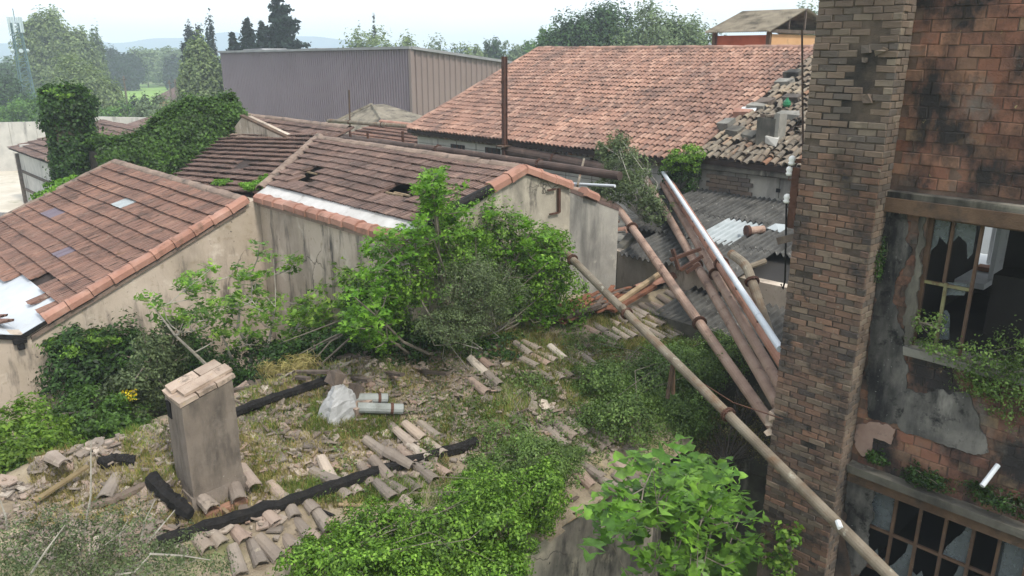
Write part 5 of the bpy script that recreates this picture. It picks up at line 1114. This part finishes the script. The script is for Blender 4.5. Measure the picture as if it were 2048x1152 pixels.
    wallbox((UB+.1, (y1+3.35)/2, zc(-2.25)), (.2, 3.35-y1, 2.4), 'dark_interior', 'room_back'); wallbox((UB+.1, (y0-2.2)/2, zc(-2.25)), (.2, y0+2.2, 2.4), 'dark_interior', 'room_back'); wallbox((UB+.1, (y0+y1)/2, (zc(-3.45)+zs)/2-.05), (.2, y1-y0, zs-zc(-3.45)-.1), 'dark_interior', 'room_back')
    wallbox((UB+.2, (y0+y1)/2, zs-.05), (1.9, y1-y0-.01, .08), 'white_paint', 'far_sill'); wallbox((UB+.32, y0+.03, (zs+zc(-1.1))/2), (1.5, .06, zc(-1.1)-zs), 'white_paint', 'far_reveal')
    for k in range(3): wallbox((UB+.5, y1-.1-k*.28, (zs+zc(-1.1))/2), (.05, .05, zc(-1.1)-zs), 'white_paint', 'far_mullion')
    wallbox((15.4, 1.6, zc(-3)), (.2, 5.2, 6), 'white_paint', 'white_backdrop')  # white backdrop added so the far window looks out on brightness
    p = pU(1982, 508, UB); wallbox((UB+.05, p[1], zs+.03), (.2, .3, .06), 'rubble_brick', 'brick_lump')
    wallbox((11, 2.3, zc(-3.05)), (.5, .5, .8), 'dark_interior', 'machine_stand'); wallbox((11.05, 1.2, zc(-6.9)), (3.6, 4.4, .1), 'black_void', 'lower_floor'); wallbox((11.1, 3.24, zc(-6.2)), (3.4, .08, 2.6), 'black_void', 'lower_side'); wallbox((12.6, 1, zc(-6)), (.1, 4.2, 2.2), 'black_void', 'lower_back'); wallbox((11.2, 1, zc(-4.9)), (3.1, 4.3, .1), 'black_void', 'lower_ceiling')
    # upper window frame and glass
    wn = MB().box((WU+.1, 2.915, zc(-2.54)), (.07, .05, 1.6)).build('window', 'rust_frame', t)
    for y, mt, za, zb in ((2.69, 'rust_frame', -1.75, -2.5), (2.665, 'yellow_paint', -2.5, -3.3), (2.405, 'rust_frame', -1.75, -3.33)): MB().box((WU+.1, y, zc((za+zb)/2)), (.045, .032, za-zb)).build('glazing_bar', mt, wn)
    MB().box((WU+.1, 2.65, zc(-2.53)), (.04, .52, .035)).build('glazing_bar', 'yellow_paint', wn); MB().box((WU+.1, 2.2, zc(-1.78)), (.05, 1.4, .04)).build('glazing_bar', 'rust_frame', wn)
    def glass(px, U=WU+.11): P = [pU(x, y, U) for x, y in px]; m = MB(); m.prism(P, (.006, 0, 0)); m.build('pane', 'dirty_glass', wn)
    z = lambda pts: [(1780+a/3.388, 380+b/3.388) for a, b in pts]
    glass(z([(262, 175), (412, 190), (395, 330), (385, 370), (335, 315), (320, 370), (280, 410), (255, 470), (228, 500)])); glass(z([(425, 195), (595, 205), (560, 430), (525, 470), (520, 360), (465, 310), (430, 350), (412, 340)])); glass(z([(368, 620), (525, 640), (505, 715), (400, 712), (350, 720)])); glass(z([(340, 820), (385, 815), (405, 850), (400, 1015), (335, 1010)])); glass(z([(215, 600), (225, 690), (200, 720), (200, 640)]))
    # lower window
    lw = MB().box((WU+.1, 3.14, zc(-6.1)), (.07, .05, 1.75)).build('window', 'rust_frame', t)
    for y in (2.8, 2.51, 2.22, 1.92, 1.65, 1.36, 1.08): MB().box((WU+.1, y, zc(-6.1)), (.045, .035, 1.72)).build('glazing_bar', 'rust_frame', lw)
    for zz in (-5.3, -5.88, -6.46): MB().box((WU+.1, 2.05, zc(zz)), (.04, 2.2, .035)).build('glazing_bar', 'rust_frame', lw)
    def pane(y0, y1, z0, z1, cut=0, seed=0):
        rr = random.Random(seed); P = []
        if cut == 0: P = [(y0, z0), (y1, z0), (y1, z1), (y0, z1)]
        elif cut == 1: P = [(y0, z0), (y0, z1), (y0+(y1-y0)*.25, z1)]+[(y0+(y1-y0)*(.3+.6*k/4), z1+(z0-z1)*(.25+.5*k/4+rr.uniform(-.1, .1))) for k in range(5)]+[(y1, z0)]
        else: P = [(y0, z0), (y1, z0)]+[(y1+(y0-y1)*k/5, z0+(z1-z0)*(.35+rr.uniform(-.15, .2))) for k in range(6)]
        m = MB(); m.prism([(WU+.11, a, zc(b)) for a, b in P], (.006, 0, 0)); m.build('pane', 'dirty_glass', lw)
    pane(2.83, 3.11, -5.32, -5.86); pane(1.94, 2.2, -5.86, -5.32, 1, 3); pane(1.67, 1.6, -5.32, -5.86); pane(1.38, 1.63, -5.86, -5.32); pane(2.53, 2.78, -6.44, -5.9, 1, 5); pane(2.24, 2.49, -6.44, -5.9, 2, 7); pane(1.94, 2.2, -6.44, -5.9, 1, 8); pane(1.1, 1.34, -5.86, -5.32, 2, 4); pane(2.83, 3.11, -6.44, -5.9, 2, 9)
    # drain spout
    a, b = pU(1996, 930, WU), pU(1964, 972, WU-.25); MB().tube([a, b], .028, 10).build('drain_spout', 'white_pipe', t)
surf('pink_render', [(.3, '8A7266'), (.7, 'A89082')], 3, .95, .4, 50, [ST('5E534C', 4, .55, .7, None, 4)])
factory()
def insulators():
    t = thing('insulator_post', (9.0, 4.42, zc(-3)), 'rusty steel channel with white ceramic insulators fixed to the brick pillar', 'bracket')
    a, b = pU(1596, 335, 9.05), pU(1580, 455, 9.05); MB().bar((9.05, a[1], a[2]), (9.05, a[1], b[2]), .1, .08, (1, 0, 0)).build('channel', 'rust', t)
    MB().bar(pU(1583, 322, 9.05), pU(1612, 322, 9.05), .05, .05).build('bracket', 'rust', t)
    for (x, y) in ((1584, 322), (1579, 343), (1574, 398)):
        p = pU(x, y, 9.02); m = MB(); m.tube([p-np.array([0, 0, .05]), p-np.array([0, 0, .02]), p-np.array([0, 0, .01]), p+np.array([0, 0, .02]), p+np.array([0, 0, .05]), p+np.array([0, 0, .065])], [.035, .045, .03, .045, .035, .012], 12); i = m.build('insulator', 'ceramic', t, smooth=True)
        MB().tube([p-np.array([0, 0, .05]), p-np.array([0, 0, .1]), p+np.array([0, -.1, -.1])], .01, 5).build('pin', 'rust', i)
    p, q = pU(1556, 482, 8.98), pU(1590, 474, 8.98); MB().bar(p, q, .05, .09).build('wood_block', 'old_wood', t)
    m = MB(); m.tube([pU(1573, 402, 9.0), pU(1570, 560, 9.0), pU(1566, 578, 9.0), pU(1562, 568, 9.0)], .012, 6); m.build('cable', 'char', t)
    m = MB(); m.tube([pU(1604, 60, 9.02), pU(1606, 320, 9.02)], .012, 6); m.build('conduit', 'dark_pipe', t)
insulators()
# ================================================================ vegetation close by
def BP(x, y, V, rx, ry, rd=None, U=None):
    c = pV(x, y, V) if U is None else pU(x, y, U); d = np.linalg.norm(c-C0); a, b = rx*d/1540, ry*d/1540; k = a if rd is None else rd*d/1540
    return (c, (a*.75+k*.25, a*.75+k*.25, b))
def ivybox(name, label, cat, boxes, n, size, mat, bulge=.3):
    """leaves over rounded boxes [(centre, half sizes)]"""
    t = thing(name, np.array(boxes[0][0])-np.array([0, 0, boxes[0][1][2]]), label, cat); P = []; Nn = []
    ar = [h[0]*h[2]+h[1]*h[2]+h[0]*h[1] for _, h in boxes]; tot = sum(ar); m = MB()
    for (c, h), a in zip(boxes, ar):
        k = int(n*a/tot); d = rs.normal(size=(k, 3)); d = np.sign(d)*np.abs(d)**.35; mxd = np.abs(d).max(1, keepdims=True); d = d/mxd
        r = np.array(h)*np.array([1, 1, 1]); p = d*r; lum = np.array([[1+bulge*(.5*nz3(q, 1.7, c[0])+.5*nz3(q, 4.5, c[1]))] for q in p]); p = p*(1-.1*rs.rand(k, 1))*lum
        P.append(np.array(c)+p); Nn.append(d*1.3+rs.normal(size=(k, 3))*.6+np.array([0, 0, .4])); m.box(c, [q*1.5 for q in h], jit=.05)
    foliage('foliage', leaf_quads(np.vstack(P), np.vstack(Nn), size, .75), mat, t); m.build('core', 'dark_bark', t); return t
# ivy tower and ivy covered gable
def ivy_skin(name, label, cat, pts, n, size, mat, mats2=None, coremat='dark_bark'):
    """pts: list of (position, outward normal) already on the surface"""
    P = np.array([p for p, _ in pts]); Nn = np.array([q for _, q in pts]); lum = np.array([nz3(p, 1.3, 3)*.26+nz3(p, 3.6, 8)*.12+(abs(rs.normal())*.1 if rs.rand() < .12 else 0) for p in P])[:, None]
    t = thing(name, (P[:, 0].mean(), P[:, 1].mean(), P[:, 2].min()), label, cat); P = P+Nn*lum+rs.normal(size=P.shape)*.05
    Nn = Nn*1.1+rs.normal(size=P.shape)*.55+np.array([0, 0, .35]); foliage('foliage', leaf_quads(P, Nn, size, .8), mat, t); return t
zt = pV(152, 186, 25.6)[2]; tc_ = pV(152, 300, 25.6); cx, cy = tc_[0], 25.9
pts = []
for i in range(40000):
    a = rs.rand()*6.283; z = zt*(1-rs.rand()**1.2*.8); k = 1-.12*(z/zt) if z < zt-.4 else max(.15, math.sqrt(max(0, 1-((z-zt+.4)/.42)**2)))
    ca, sa = math.cos(a), math.sin(a); e = (abs(ca)**3+abs(sa)**3)**(-1/3)
    if rs.rand() < .1: r = math.sqrt(rs.rand())*.6; pts.append((np.array([cx+r*ca, cy+r*sa, zt-.02]), np.array([0, 0, 1.])))
    else: pts.append((np.array([cx+.62*k*e*ca, cy+.6*k*e*sa, z]), np.array([ca, sa, .1])))
tv = ivy_skin('ivy_tower', 'tall chimney stack wholly wrapped in dark ivy', 'ivy tower', pts, 0, .085, 'ivy_leaf'); MB().box((cx, cy, zt/2-.15), (.95, .9, zt-.3)).build('stack', 'dark_bark', tv)
bush('lit_ivy', 'yellow green new ivy growth crowning the ivy tower', 'ivy', [(np.array([cx, cy, zt-.02]), (.6, .55, .2)), (np.array([cx+.5, cy-.1, zt-.6]), (.15, .3, .6))], 2600, .11, 'ivy_fresh', stems=0)  # paler leaves stand in for light on the tower's top and right side
prof = [(196, 300, 372), (240, 296, 365), (300, 270, 352), (350, 243, 338), (400, 216, 318), (440, 207, 298), (470, 208, 282), (484, 222, 270)]
pts = []; cores = []
for i in range(62000):
    x = rs.uniform(196, 484); yt = np.interp(x, [p[0] for p in prof], [p[1] for p in prof]); yb = np.interp(x, [p[0] for p in prof], [p[2] for p in prof]); f = (x-196)/288; Vv = 24.2-1.9*f
    top = pV(x, yt, Vv); lo = pV(x, yb+12, Vv); s = rs.rand()
    if s < .62: q = rs.rand(); p = top+(lo-top)*q; b = .25*math.sin(min(1, q*3)*math.pi/2); pts.append((np.array([p[0], p[1]-b, p[2]]), np.array([-.1, -1, .15+.6*max(0, .3-q)])))
    else: q = rs.rand(); p = top; pts.append((np.array([p[0], p[1]+q*1.1, p[2]+.12*math.sin(q*3.14)]), np.array([0, -.2, 1.])))
iw = ivy_skin('ivy_wall', 'sloping gable wall buried under thick green ivy', 'ivy wall', pts, 0, .078, 'ivy_light'); m = MB()
for a, b in zip(prof[:-1], prof[1:]):
    Va, Vb = 24.2-1.9*(a[0]-196)/288+.12, 24.2-1.9*(b[0]-196)/288+.12; A, B = pV(a[0], a[1]+8, Va), pV(b[0], b[1]+8, Vb); m.prism([A, B, (B[0], B[1], 3), (A[0], A[1], 3)], (0, .9, 0))
m.build('core', 'dark_bark', iw)
bush('valley_weed', 'bright green weeds growing in the valley between the tiled roofs', 'weeds', [BP(508, 372, 15.6, 26, 10), BP(530, 362, 16.0, 18, 12), BP(450, 366, 16.9, 24, 6), BP(497, 374, 15.4, 12, 8)], 3500, .05, 'bright_shoot', stems=0)
bush('verge_weed', 'bright weeds along the far verge of the gabled shed', 'weeds', [BP(120, 378, 23.2, 26, 14), BP(150, 362, 23.2, 16, 10), BP(90, 395, 23.2, 20, 12)], 2600, .09, 'bright_shoot', stems=0)
# climbers on the gable wall and courtyard shrubs
bush('wall_climber', 'dense dark climber against the plastered gable wall', 'climber', [BP(160, 745, 14.4, 72, 75, 30), BP(250, 725, 14.4, 80, 70, 30), BP(150, 690, 14.5, 55, 28, 20), BP(300, 740, 14.2, 60, 80, 40), BP(400, 740, 14.3, 90, 70, 30)], 20000, .075, 'ivy_leaf', None, 60, .17, .4, stems=14)
bush('blossom_climber', 'yellowish flowering fringe along the top of the dark climber', 'climber', [BP(165, 684, 14.3, 70, 14, 14)], 1500, .06, 'ivy_fresh', stems=0)
bush('grey_shrub', 'grey green upright shrub in front of the dark climber', 'shrub', [BP(310, 740, 12.3, 55, 80, 40), BP(270, 790, 12.0, 60, 50, 40), BP(340, 690, 12.6, 40, 50, 30)], 9000, .055, 'grey_shrub', None, 60, .16, .3, stems=24)
for (lb, bl, n) in (('low rounded green shrub at the wall foot left of the chimney', [BP(170, 828, 11.4, 80, 32, 50), BP(240, 845, 11.2, 60, 30, 40)], 9000), ('large light green shrub spilling over the rubble edge', [BP(50, 880, 10.6, 80, 55, 60), BP(20, 930, 10.2, 90, 70, 60), BP(100, 910, 10.3, 45, 55, 40)], 16000), ('dark green shrub under the bottom of the light green shrub', [BP(-10, 990, 9.8, 70, 50, 40)], 5000)):
    bush('low_shrub', lb, 'shrub', bl, n, .055, 'ivy_light' if n != 16000 else 'bush_near', None, 60, .17, .4, 'shrubs along the wall foot', stems=10)
bush('yellow_flowers', 'small yellow flowering weed beside the chimney', 'flowers', [BP(258, 790, 11.6, 16, 8)], 90, .05, 'yellow_flower', stems=6, stemr=.008)
# ---------------------------------------------------------------- lobed leaves and fig trees
def fig_piece(s, L=1.0):
    rr = random.Random(s); h = [(0, 0), (.20, -.07), (.40, .10), (.25, .27), (.50, .50), (.36, .60), (.20, .54), (.17, .80), (0, 1)]
    j = lambda: rr.uniform(-.03, .03); right = [(x+j(), y+j()) for x, y in h[1:-1]]; left = [(-x+j(), y+j()) for x, y in h[1:-1]][::-1]
    out = [h[0]]+right+[h[-1]]+left; zf = lambda x, y: .16*abs(x)-.28*(y-.35)**2-.25*abs(x)**2+rr.uniform(-.015, .015)
    V = [(x*L, y*L, zf(x, y)*L) for x, y in out]+[(0, .3*L, -.02*L), (0, .65*L, -.05*L)]; n = len(out); c1, c2 = n, n+1; F = []
    for i in range(n):
        a, b = i, (i+1) % n; my = (out[a][1]+out[b][1])/2; F.append((a, b, c1 if my < .52 else c2))
    F += [(c1, 6, c2)] if False else []
    return np.array(V), F
def slim_piece(s): V, F = fig_piece(s); return V*np.array([.8, 1, 1]), F
def leaf_frames(tip, out, k, size, spread=1., up=.75):
    T = []
    for i in range(k):
        a = rs.rand()*6.28; d = np.array([math.cos(a), math.sin(a), rs.uniform(-.35, .35)])*spread+np.array(out)*.35; d /= np.linalg.norm(d)
        nrm = np.array([0, 0, up])+rs.normal(size=3)*.32+d*.35; x = np.cross(d, nrm); x /= np.linalg.norm(x)
        s = size*rs.uniform(.6, 1.15); p = np.array(tip)+d*size*rs.uniform(.15, .55)+np.array([0, 0, rs.normal()*size*.25]); T.append(frame(p, x, d) @ Matrix.Diagonal((s, s, s, 1)))
    return T
def branchy(m, base, tips, r0, k=5, sag=.1, split=.4):
    """a few main limbs, every tip reached from the nearest limb"""
    base = np.array(base); tips = [np.array(q) for q in tips]; idx = rs.permutation(len(tips))[:k]; limbs = []
    for i in idx:
        e = tips[i]; pts = []
        for f in np.linspace(0, 1, 6): p = base+(e-base)*f; p = p+np.array([0, 0, -sag*math.sin(f*math.pi)*np.linalg.norm(e-base)])+rs.normal(size=3)*.03*np.linalg.norm(e-base)*math.sin(f*math.pi); pts.append(p)
        m.tube(pts, [r0*(1-.8*f) for f in np.linspace(0, 1, 6)], 6); limbs += [(p, r0*(1-.8*f)) for p, f in zip(pts, np.linspace(0, 1, 6))][1:]
    for i, e in enumerate(tips):
        if i in idx: continue
        c = [(np.linalg.norm(p-e)+.6*max(0, p[2]-e[2]), p, r) for p, r in limbs]; d, p, r = min(c, key=lambda q: q[0]); mid = (p+e)/2+np.array([0, 0, -.12*d])+rs.normal(size=3)*.06*d
        m.tube([p, mid, e], [min(r, .02)*.8, .009, .005], 5, False); limbs += [(mid, .01)]
def inpoly(x, y, P):
    c = False
    for (x0, y0), (x1, y1) in zip(P, P[1:]+P[:1]):
        if (y0 > y) != (y1 > y) and x < (x1-x0)*(y-y0)/(y1-y0)+x0: c = not c
    return c
def sample_poly(P, n):
    xs = [p[0] for p in P]; ys = [p[1] for p in P]; out = []
    while len(out) < n:
        x, y = rs.uniform(min(xs), max(xs)), rs.uniform(min(ys), max(ys))
        if inpoly(x, y, P): out.append((x, y))
    return out
def fig(name, label, base, polys, nt, Vr, size, k, mat, r0, barkmat='pale_bark', limbs=6, fn=fig_piece, up=.75, limit=300):
    t = thing(name, base, label, 'fig tree'); tips = []
    for P in polys:
        for (x, y) in sample_poly(P, nt): tips.append(pV(x, y, rs.uniform(*Vr)))
    m = MB(); branchy(m, base, tips, r0, limbs); m.build('trunk', barkmat, t); T = []
    for e in tips: o = e-np.array(base); T += leaf_frames(e, o/np.linalg.norm(o), k, size, 1., up)
    lay('leaf', 'small_leaves', 'leaf_'+mat+str(fn.__name__), fn, mat, T, t, limit, 5); return t
# open fig in the courtyard, leaves in tufts at the branch tips
fig('fig_tree', 'open branched fig with tufted leaves in front of the gable wall', pz(500, 780, -5.6), [[(275, 600), (330, 560), (420, 530), (490, 480), (540, 500), (600, 520), (640, 560), (640, 640), (560, 700), (430, 690), (330, 660)], [(600, 600), (640, 560), (690, 480), (720, 520), (720, 700), (640, 720), (560, 690)]], 84, (11.4, 12.8), .17, 9, 'fig_small', .05, 'pale_bark', 9)
# tall bright shoots by the holed roof shed
fig('fig_bush', 'dense bright green fig bush against the corner of the holed roof shed', pz(930, 700, -4.9), [[(740, 480), (800, 450), (850, 440), (850, 500), (760, 560), (730, 560)], [(855, 345), (880, 345), (890, 400), (850, 440), (845, 380)], [(870, 400), (930, 370), (980, 400), (1010, 440), (1050, 470), (1130, 520), (1160, 560), (1130, 640), (1040, 660), (1000, 560), (900, 470)], [(700, 590), (780, 560), (800, 680), (740, 700), (690, 660)], [(1030, 430), (1100, 460), (1140, 500), (1100, 560), (1030, 520)], [(760, 500), (900, 440), (1000, 480), (1120, 560), (1100, 660), (900, 600), (780, 620)]], 48, (8.6, 9.5), .15, 10, 'bright_shoot', .04, 'bark', 14, slim_piece, .6)
bush('grey_shrub', 'tangled grey green shrub with bare twigs in front of the bright fig bush', 'shrub', [BP(930, 580, 8.5, 90, 80, 40), BP(1010, 590, 8.6, 60, 60, 30), BP(900, 645, 8.5, 110, 35, 40), BP(960, 560, 8.5, 60, 70, 30)], 20000, .03, 'grey_shrub', pz(935, 690, -4.85), 70, .15, .25, stems=70, stemr=.011, stemmat='pale_bark')
bush('leafy_shrub', 'fresh green leafy mass inside the fig bush by the shed corner', 'shrub', [BP(810, 560, 9.2, 70, 90, 30), BP(900, 480, 9.3, 75, 85, 30), BP(1070, 550, 9.2, 95, 105, 30), BP(990, 470, 9.4, 75, 75, 30), BP(1130, 600, 9.0, 55, 75, 30), BP(760, 640, 9.6, 60, 70, 30), BP(1100, 500, 9.2, 50, 50, 30), BP(720, 600, 10.2, 50, 80, 30)], 25000, .055, 'ivy_fresh', pz(930, 700, -4.9), 90, .15, .3, stems=30)
bush('dark_undergrowth', 'dark green undergrowth beneath the courtyard figs', 'undergrowth', [BP(740, 640, 9.9, 70, 70, 40), BP(660, 690, 11, 90, 40, 40), BP(820, 680, 9.6, 90, 40, 30), BP(960, 690, 9.2, 90, 30, 30), BP(560, 720, 11.5, 90, 40, 40), BP(440, 760, 12, 60, 40, 40)], 22000, .06, 'ivy_leaf', None, 60, .18, .3, stems=20)
bush('bramble', 'green bramble sprawling over the ruin roof under the pipes', 'bramble', [BP(1340, 718, 7.1, 90, 34, 50), BP(1440, 705, 6.7, 55, 42, 50), BP(1390, 740, 6.6, 80, 50, 40), BP(1280, 770, 6.9, 80, 52, 50), BP(1250, 830, 6.4, 95, 46, 50), BP(1350, 830, 6.3, 85, 50, 50), BP(1420, 860, 6.2, 50, 40, 40), BP(1180, 830, 7.0, 60, 40, 40), BP(1500, 720, 6.9, 40, 50, 30), BP(1130, 690, 8.6, 60, 14, 40), BP(1200, 760, 7.3, 70, 40, 50), BP(1330, 770, 6.8, 100, 50, 50)], 90000, .038, 'bramble_leaf', None, 60, .2, .3, stems=90, stemr=.008, stemmat='bark')
bush('dry_bramble', 'dry brown bramble tangle under the pipe ends by the pillar', 'bramble', [BP(1440, 870, 6.0, 70, 40, 40), BP(1500, 800, 6.3, 50, 50, 40), BP(1380, 900, 6.0, 70, 26, 40), BP(1510, 880, 5.7, 40, 40, 30)], 7000, .03, 'grass_dry', pz(1450, 930, -6), 60, .2, .2, aspect=.35, stems=140, stemr=.006, stemmat='dark_bark')
bush('bramble', 'fine green weeds matted over the middle of the ruin roof', 'weeds', [BP(1060, 770, 7.9, 60, 30, 50), BP(1010, 860, 7.3, 70, 26, 50), BP(1100, 850, 7.2, 60, 30, 50), BP(960, 800, 8.2, 60, 18, 50), BP(1130, 900, 6.8, 70, 25, 50), BP(920, 690, 9.2, 50, 22, 40), BP(1040, 665, 9.2, 60, 16, 40), BP(1200, 690, 8.3, 50, 24, 40)], 16000, .034, 'bramble_leaf', None, 60, .2, .3, stems=20, stemr=.006)
bush('ivy_bank', 'thick bright green ivy bank over the ruin eave', 'ivy', [BP(650, 1130, 6.2, 90, 45, 50), BP(760, 1080, 6.2, 100, 60, 50), BP(880, 1090, 5.8, 110, 80, 50), BP(1000, 1060, 5.5, 90, 100, 40), BP(1080, 1000, 5.6, 60, 75, 40), BP(960, 990, 6.1, 80, 50, 40), BP(760, 1150, 5.6, 150, 50, 40), BP(980, 1150, 5.2, 90, 50, 40)], 64000, .04, 'ivy_fresh', None, 110, .15, .35, stems=40, stemr=.006)
bush('ivy_bank', 'darker leafy shrub mound above the bright ivy bank', 'ivy', [BP(1060, 920, 6.2, 85, 50, 50), BP(1130, 930, 6.1, 55, 45, 40), BP(980, 940, 6.5, 60, 36, 40)], 22000, .032, 'bramble_leaf', None, 80, .16, .3, stems=40, stemr=.006)
fig('fig_tree', 'broad leaved young fig growing beside the foot of the brick pillar', pV(1345, 1290, 4.3), [[(1300, 935), (1390, 925), (1440, 940), (1440, 990), (1360, 1010), (1260, 990)], [(1190, 1040), (1260, 1000), (1360, 1010), (1450, 985), (1500, 1000), (1520, 1060), (1400, 1060), (1250, 1050), (1170, 1060)], [(1170, 1060), (1300, 1050), (1420, 1050), (1510, 1070), (1500, 1160), (1170, 1160)]], 22, (3.8, 4.7), .28, 6, 'fig_leaf', .02, 'bark', 10, fig_piece, 1.5)
bush('wall_shrub', 'loose grey green shrub growing at the hall wall over the bent pipe', 'shrub', [BP(1250, 330, 0, 48, 50, 40, 15.0), BP(1225, 370, 0, 55, 36, 40, 14.6), BP(1280, 380, 0, 45, 40, 40, 14.6), BP(1215, 300, 0, 30, 30, 20, 15.2), BP(1310, 420, 0, 34, 30, 30, 14.4), BP(1240, 285, 0, 20, 24, 20, 15.2)], 12000, .06, 'grey_shrub', pU(1290, 440, 14.6), 60, .16, .25, stems=60, stemr=.012, stemmat='pale_bark')
bush('eave_ivy', 'bright ivy tuft where red and grey roofs meet', 'ivy', [BP(1372, 308, 0, 36, 18, 20, 17.0), BP(1350, 325, 0, 26, 18, 20, 17.1), BP(1385, 330, 0, 20, 20, 20, 17.2)], 3500, .06, 'ivy_fresh', stems=3)
bush('eave_ivy', 'dark ivy hanging on the wall below the bright tuft', 'ivy', [BP(1370, 350, 0, 30, 34, 10, 17.3), BP(1340, 345, 0, 24, 24, 10, 17.3)], 2500, .06, 'ivy_leaf', stems=3)
# growth on the brick factory
def cling(label, blobs, n, size, mat): bush('wall_ivy', label, 'ivy', [(c, (.09, r[1], r[2])) for c, r in blobs], n, size, mat, None, 50, .2, .2, 'ivy on the brick factory', stems=12, stemr=.006)
W2 = lambda x, y, rx, ry: BP(x, y, 0, rx*1.3, ry, rx, WU-.1)
cling('green ivy sheet hanging below the broken upper window', [W2(1930, 715, 70, 30), W2(1990, 740, 60, 50), W2(2040, 720, 40, 60), W2(1960, 770, 50, 30), W2(2030, 800, 40, 50), W2(1870, 695, 40, 10)], 4200, .034, 'bramble_leaf')
cling('dark weed tuft on the ledge over the lower window', [W2(1850, 955, 34, 22)], 1300, .035, 'ivy_leaf'); cling('small weed tuft at the corner of the lower ledge', [W2(1752, 915, 18, 14)], 500, .035, 'ivy_leaf'); cling('trailing weeds at the far end of the lower ledge', [W2(2000, 1000, 50, 22)], 1400, .035, 'ivy_leaf'); cling('thin weeds in the lower corner of the upper window', [W2(1840, 645, 14, 22), W2(1870, 650, 16, 30)], 260, .04, 'bramble_leaf'); cling('mossy strip in the corner between pillar and wall', [W2(1757, 520, 10, 50)], 700, .025, 'ivy_leaf')
bush('pillar_sapling', 'small leafy sapling at the foot of the brick pillar', 'sapling', [BP(1580, 1090, 0, 34, 40, 20, 8.6), BP(1555, 1130, 0, 30, 26, 20, 8.5)], 420, .09, 'fig_small', stems=8)
# scraggy shrub with bare pale stems in the corner
bush('thin_shrub', 'thin shrub with bare pale stems at the near end of the rubble', 'shrub', [BP(90, 1080, 7.3, 110, 60, 60), BP(230, 1070, 7.1, 100, 60, 50), BP(340, 1110, 6.8, 90, 36, 40), BP(60, 1140, 6.9, 110, 40, 50), BP(240, 1140, 6.7, 120, 34, 40), BP(430, 1130, 6.6, 50, 16, 30)], 11000, .026, 'grey_shrub', pz(180, 1190, -5.3), 90, .14, .15, stems=110, stemr=.006, stemmat='pale_bark')
def stems():
    t = thing('dead_stems', pz(170, 1100, -5.2), 'bare pale dead stems rising from the thin shrub', 'dead stems')
    for (x0, y0, x1, y1, V) in ((160, 1110, 182, 880, 7.4), (15, 1060, 0, 1000, 7.6), (270, 1120, 350, 1020, 6.9), (230, 1150, 300, 1110, 6.6), (300, 1108, 420, 1120, 6.5), (278, 1100, 310, 1000, 7.0), (240, 1110, 256, 1040, 7.0), (60, 1150, 130, 1050, 6.9)):
        a, b = pV(x0, y0, V), pV(x1, y1, V); MB().tube([a, (a+b)/2+rs.normal(size=3)*.03, b], [.012, .009, .004], 5).build('stem', 'pale_bark', t)
stems()
# ---------------------------------------------------------------- grass over the rubble
def grass(name, n, zones, mat, hgt, seed):
    g = np.random.RandomState(seed); P = []
    while len(P) < n:
        x0, y0, x1, y1 = zones[g.randint(len(zones))]; p = onR(g.uniform(x0, x1), g.uniform(y0, y1))
        if p[1] > 9.9 or p[1] < 5.7 or p[0] > 13: continue
        if nz3((p[0]*1.1, p[1]*1.1, seed)) < g.uniform(-.35, .25): continue
        P.append((p[0], p[1], rub(p[0], p[1])))
    P = np.array(P); h = hgt*(.4+.9*g.rand(n, 1)); lean = g.normal(size=(n, 3))*.35; lean[:, 2] = 1; side = g.normal(size=(n, 3)); side[:, 2] = 0; side /= np.linalg.norm(side, axis=1, keepdims=True)
    wd = .0055; Q = np.stack([P-side*wd, P+side*wd, P+lean*h+side*wd*.2+side*h*.15, P+lean*h-side*wd*.2+side*h*.15], 1); tag(foliage(name, Q, mat, None), kind='stuff')
gz = [(460, 830, 900, 1020), (480, 700, 900, 860), (840, 700, 1250, 900), (250, 850, 560, 980), (900, 640, 1240, 760), (1180, 620, 1400, 700), (60, 880, 480, 1060)]
grass('dry_grass', 60000, gz, 'grass_dry', .09, 5); grass('green_grass', 30000, gz[1:4]+gz[4:6]+[(840, 690, 1250, 900)]+[(620, 800, 800, 870), (560, 960, 950, 1010)], 'grass_green', .1, 11)
bush('reed_clump', 'brown dry grass clump behind the charred beam', 'grass clump', [BP(600, 735, 10.2, 45, 25, 30), BP(545, 745, 10.4, 30, 22, 20)], 1500, .16, 'grass_dry', None, 40, .3, .1, aspect=.06, stems=0)

# low weeds creeping over the rubble
P = []
while len(P) < 17000:
    x, y = rs.uniform(840, 1420), rs.uniform(660, 960)
    if rs.rand() < .25: x, y = rs.uniform(480, 900), rs.uniform(700, 1010)
    p = onR(x, y)
    if p[1] > 9.9 or p[1] < 5.75 or p[0] > 12.5: continue
    q = nz3((p[0]*1.3, p[1]*1.3, 31))+.5*nz3((p[0]*4, p[1]*4, 3))
    if q < rs.uniform(-.1, .3): continue
    P.append((p[0], p[1], rub(p[0], p[1])+.02+abs(rs.normal())*.05))
P = np.array(P); tag(foliage('ground_weeds', leaf_quads(P, rs.normal(size=P.shape)*.5+np.array([0, 0, .8]), .034), 'bramble_leaf', None), kind='stuff')
